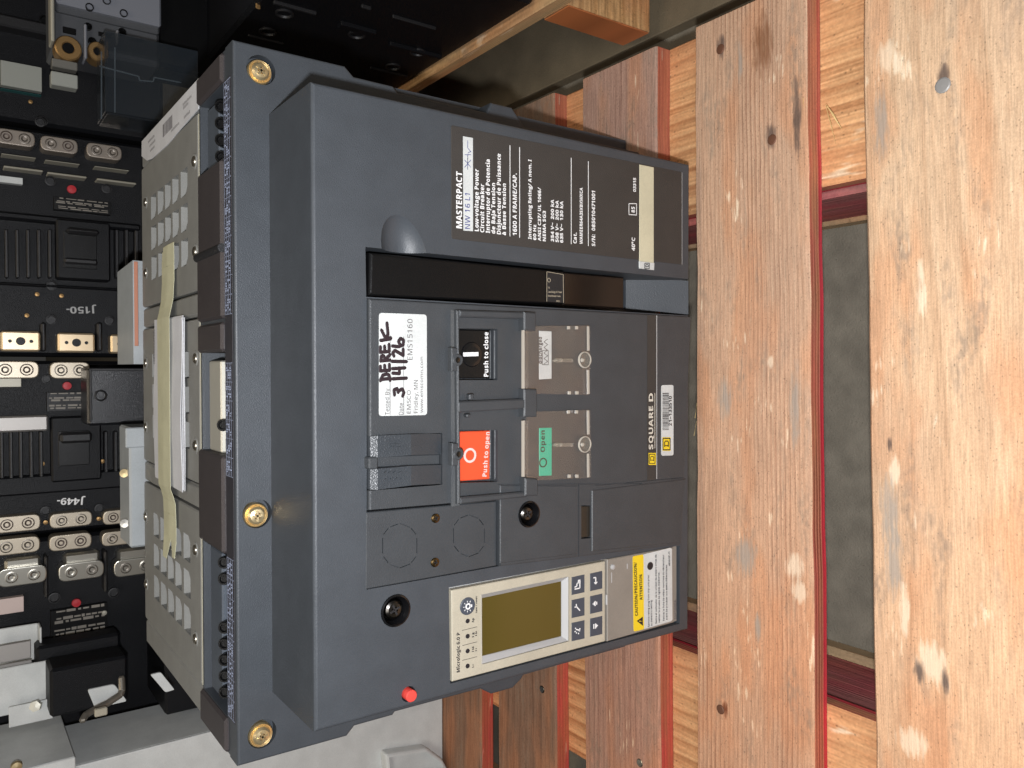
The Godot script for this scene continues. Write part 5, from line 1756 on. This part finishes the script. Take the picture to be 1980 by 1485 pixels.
func chassis() -> void:
	var g := thing("grey_chassis", "light grey painted steel enclosure with notched side, left of the breaker", "enclosure", Vector3(-0.5, DECK, -0.44))
	var zf := -0.4425
	var xs := -0.378
	var yn := 0.2480
	# front sheet and side sheet, bent from 2 mm steel, with a step at the top
	var f := mb()
	prism(f, PackedVector2Array([Vector2(-0.70, DECK + 0.0015), Vector2(xs, DECK + 0.0015), Vector2(xs, yn), Vector2(-0.70, yn)]), zf - 0.003, zf, 0.0012)
	part(g, "front_panel", f, M.chassis)
	var sd := mb()
	span(sd, Vector3(xs - 0.003, DECK + 0.0015, zf - 0.0032), Vector3(xs, yn, zf - 0.112), 0.0008)
	part(g, "side_panel", sd, M.chassis)
	var up := mb()
	span(up, Vector3(-0.70, yn + 0.0005, zf + 0.006), Vector3(xs + 0.012, 0.45, zf + 0.004), 0.0008)
	part(g, "upper_panel", up, M.chassis)
	var us := mb()
	span(us, Vector3(xs + 0.009, yn + 0.0005, zf + 0.0038), Vector3(xs + 0.012, 0.45, zf - 0.125), 0.0008)
	part(g, "upper_side", us, M.chassis)
	# sloping flap at the foot
	var fl := mb()
	var q := [PZ(735, 1450, zf), PZ(815, 1438, zf), PZ(845, 1460, zf), PZ(866, 1500, zf), PZ(740, 1500, zf)]
	var pl := PackedVector2Array()
	for v in q:
		pl.append(Vector2(v.x, v.y))
	prism(fl, rounded(pl, 0.004), zf + 0.0002, zf + 0.016, 0.004)
	part(g, "foot_flap", fl, M.chassis)
	var rv := mb()
	lathe(rv, [[0.0052, -0.001], [0.0045, 0.0020], [0.0, 0.0028]], PZ(32, 1482, zf + 0.006), Vector3(0, 0, 1), 18)
	part(g, "brass_screw", rv, M.brass)
	# brackets at the upper edge
	var zb := -0.575
	for e in [[-20, 74, 1220, 1274, -0.585], [-20, 95, 1298, 1366, -0.545]]:
		var s := mb()
		var a := PZ(e[0], e[2], e[4])
		var b := PZ(e[1], e[3], e[4])
		span(s, Vector3(a.x, a.y, e[4] - 0.003), Vector3(b.x, b.y, e[4]), 0.0008)
		span(s, Vector3(minf(a.x, b.x), b.y - 0.002, e[4] - 0.002), Vector3(maxf(a.x, b.x) , b.y, e[4] + 0.020), 0.0006)
		part(g, "bracket", s, M.chassis)
	var lip := mb()
	var l0 := PZ(17, 1368, -0.530)
	var l1 := PZ(103, 1389, -0.530)
	span(lip, Vector3(l0.x, l0.y, -0.532), Vector3(l1.x, l1.y, -0.530), 0.0006)
	part(g, "bracket_foot", lip, M.chassis)
	var nut := mb()
	lathe(nut, [[0.0062, -0.001], [0.0058, 0.006], [0.0, 0.007]], PZ(70, 1364, -0.530), Vector3(0.2, 0.3, 1).normalized(), 6)
	part(g, "bolt", nut, M.galvanised)
	for e in [[0, 60, 1252, 1272, -0.560], [0, 62, 1290, 1306, -0.556]]:
		var s := mb()
		var a := PZ(e[0] - 20, e[2], e[4])
		var b := PZ(e[1], e[3], e[4])
		span(s, Vector3(a.x, a.y, e[4] - 0.003), Vector3(b.x, b.y, e[4]), 0.0006)
		part(g, "bright_strap", s, M.scuffed)
	# black device inside
	var d := thing("black_device", "black moulded device with white label and bent grey rod inside the grey enclosure", "switch", Vector3(-0.31, DECK, -0.5))
	var k := mb()
	var p0 := PY(238, 1222, 0.14)
	span(k, Vector3(-0.372, DECK + 0.0015, -0.600), Vector3(-0.262, 0.150, -0.500), 0.003)
	part(d, "body", k, M.old_black)
	var k2 := mb()
	span(k2, Vector3(-0.3730, DECK + 0.002, -0.4990), Vector3(-0.2620, 0.060, -0.4000), 0.003)
	part(d, "lower_body", k2, M.black)
	var cyl := mb()
	tube(cyl, [Vector3(-0.290, 0.150, -0.520), Vector3(-0.272, 0.080, -0.430), Vector3(-0.268, 0.070, -0.405)], 0.013, 18)
	part(d, "round_shaft", cyl, M.mid_grey)
	var bx := mb()
	var b0 := PZ(70, 1252, -0.55)
	var b1 := PZ(140, 1356, -0.55)
	span(bx, Vector3(b0.x, b0.y, -0.58), Vector3(b1.x, b1.y - 0.05, -0.55), 0.003)
	part(d, "upper_box", bx, M.old_black)
	var bx2 := mb()
	b0 = PZ(96, 1296, -0.50)
	b1 = PZ(150, 1378, -0.50)
	span(bx2, Vector3(b0.x, b0.y, -0.545), Vector3(b1.x, b1.y - 0.05, -0.50), 0.003)
	part(d, "upper_box", bx2, M.old_black)
	var lab := mb()
	var lq := [PZ(169, 1334, -0.497), PZ(221, 1323, -0.497), PZ(246, 1356, -0.497), PZ(184, 1370, -0.497)]
	var lp := PackedVector2Array()
	for v in lq:
		lp.append(Vector2(v.x, v.y))
	prism(lab, rounded(lp, 0.003), -0.4995, -0.497, 0.0003)
	part(d, "white_label", lab, M.sticker)
	var lab2 := mb()
	lq = [PZ(291, 1305, -0.398), PZ(311, 1300, -0.398), PZ(338, 1334, -0.398), PZ(320, 1339, -0.398)]
	lp = PackedVector2Array()
	for v in lq:
		lp.append(Vector2(v.x, v.y))
	prism(lab2, rounded(lp, 0.002), -0.4005, -0.398, 0.0003)
	part(d, "white_label", lab2, M.sticker)
	var rod := mb()
	tube(rod, [PZ(160, 1392, -0.470), PZ(166, 1382, -0.474), PZ(178, 1375, -0.478), PZ(208, 1360, -0.484), PZ(232, 1344, -0.488), PZ(236, 1336, -0.490), PZ(235, 1312, -0.496)], 0.0036, 12)
	part(d, "bent_rod", rod, M.rod_grey)
	var yb := mb()
	var yy := PZ(195, 1376, -0.455)
	box(yb, yy, Vector3(0.008, 0.012, 0.006), 0.001)
	part(d, "cream_tab", yb, M.cream)

func more_materials() -> void:
	var plain: Texture2D = M.panel.albedo_texture
	var sp: Texture2D = M.housing.albedo_texture
	plastic("plywood", lin(0.26, 0.21, 0.135), 0.7, speckled(512, 0.12, 200, 0.6, 31), 0.3, 2.5)
	mat("nail_grey", lin(0.30, 0.29, 0.28), 0.45, 0.2)
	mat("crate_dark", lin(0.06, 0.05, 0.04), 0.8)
	mat("splinter", lin(0.75, 0.55, 0.25), 0.6)
	mat("copper_rust", lin(0.16, 0.07, 0.04), 0.6, 0.3)
	mat("brass_dark", lin(0.16, 0.11, 0.05), 0.3, 1.0)
	mat("brass_dull", lin(0.36, 0.22, 0.09), 0.45, 0.7)
	plastic("trough_blue", lin(0.10, 0.12, 0.15), 0.5, sp, 0.3)
	plastic("strip_base", lin(0.045, 0.043, 0.052), 0.5, plain, 0.15)
	plastic("chute_light", lin(0.50, 0.48, 0.38), 0.45, plain, 0.1)
	mat("dark_glass", lin(0.03, 0.024, 0.018), 0.15)
	plastic("gloss_black", lin(0.008, 0.008, 0.009), 0.18, plain, 0.05)
	plastic("gloss_brown", lin(0.018, 0.012, 0.009), 0.16, plain, 0.05)
	mat("tan_print", lin(0.35, 0.30, 0.22), 0.5)
	mat("tan_white", lin(0.62, 0.58, 0.50), 0.5)
	plastic("lever", lin(0.055, 0.064, 0.075), 0.36, plain, 0.4)
	mat("pink_print", lin(0.80, 0.55, 0.52), 0.5)
	var cp := mat("clear_part", Color(0.74, 0.72, 0.66, 0.12), 0.06)
	cp.transparency = BaseMaterial3D.TRANSPARENCY_ALPHA
	mat("dark_green_print", lin(0.004, 0.02, 0.015), 0.5)
	mat("grey_line", lin(0.40, 0.40, 0.40), 0.5)
	mat("marker", lin(0.022, 0.012, 0.016), 0.5)
	mat("lug_dim", lin(0.30, 0.26, 0.22), 0.45, 0.5)
	mat("lug_pale", lin(0.42, 0.40, 0.33), 0.45, 0.2)
	plastic("mid_black", lin(0.016, 0.016, 0.018), 0.5, sp, 0.3, 4.0)
	mat("dull_print", lin(0.24, 0.22, 0.19), 0.6)
	mat("copper_plate", lin(0.66, 0.52, 0.34), 0.35, 0.6)
	mat("scuffed", lin(0.40, 0.38, 0.36), 0.5, 0.7)
	mat("nickel_dark", lin(0.34, 0.32, 0.28), 0.35, 0.9)
	mat("pink_sticker", lin(0.62, 0.50, 0.46), 0.5)
	mat("dull_sticker", lin(0.30, 0.31, 0.28), 0.5)
	mat("tab_grey", lin(0.14, 0.135, 0.12), 0.5)
	mat("teal", lin(0.02, 0.10, 0.10), 0.5)
	mat("step_grey", lin(0.19, 0.20, 0.23), 0.5)
	var se := mat("smoky_edge", Color(0.34, 0.38, 0.41, 0.4), 0.2)
	se.transparency = BaseMaterial3D.TRANSPARENCY_ALPHA
	plastic("cap_black", lin(0.012, 0.013, 0.016), 0.3, sp, 0.3)
	mat("orange_edge", lin(0.50, 0.20, 0.12), 0.5)
	mat("rod_grey", lin(0.20, 0.18, 0.15), 0.35, 0.5)

func _ready() -> void:
	# camera
	var cam := Camera3D.new()
	cam.name = "camera"
	cam.keep_aspect = Camera3D.KEEP_HEIGHT
	cam.fov = rad_to_deg(2.0 * atan(742.5 / F))
	cam.near = 0.02
	cam.far = 60.0
	cam.transform = Transform3D(Basis(AD, AX, -AF).orthonormalized(), EYE)
	add_child(cam)
	# dim warehouse air, a phone lamp beside the lens, a far ceiling light
	var e := Environment.new()
	e.background_mode = Environment.BG_COLOR
	e.background_color = lin(0.035, 0.034, 0.032)
	e.tonemap_mode = Environment.TONE_MAPPER_LINEAR
	e.tonemap_exposure = 1.0
	e.sdfgi_enabled = true
	e.ssao_enabled = true
	e.ssil_enabled = true
	var we := WorldEnvironment.new()
	we.name = "environment"
	we.environment = e
	add_child(we)
	var fl := OmniLight3D.new()
	fl.name = "phone_lamp"
	fl.position = EYE + Vector3(-0.046, 0.004, 0.004)
	fl.light_color = Color(0.98, 0.985, 1.0)
	fl.light_energy = 0.52
	fl.light_size = 0.004
	fl.omni_range = 12.0
	fl.omni_attenuation = 2.0
	fl.shadow_enabled = true
	add_child(fl)
	var ar := AreaLight3D.new()
	ar.name = "ceiling_light"
	ar.position = Vector3(0.15, 3.2, 0.2)
	ar.area_size = Vector2(1.8, 0.4)
	ar.light_energy = 2.3
	ar.light_color = Color(1.0, 0.93, 0.82)
	ar.shadow_enabled = true
	add_child(ar)
	ar.look_at_from_position(ar.position, Vector3(0, 0, -0.3), Vector3(0, 0, -1))
	var fi := AreaLight3D.new()
	fi.name = "bay_light"
	fi.position = Vector3(-0.7, 2.4, 2.6)
	fi.area_size = Vector2(1.6, 0.9)
	fi.light_energy = 2.9
	fi.light_color = Color(1.0, 0.98, 0.95)
	fi.shadow_enabled = true
	add_child(fi)
	fi.look_at_from_position(fi.position, Vector3(0, 0, -0.2))
	rng.seed = 4
	materials()
	more_materials()
	# setting
	var f := mb()
	quad(f, Vector3(-6, FLOOR, 5), Vector3(6, FLOOR, 5), Vector3(6, FLOOR, -7), Vector3(-6, FLOOR, -7))
	struct("floor", f, M.concrete)
	pallet()
	right_pallet()
	right_breaker()
	background()
	chassis()
	breaker()
	paper_and_tape()
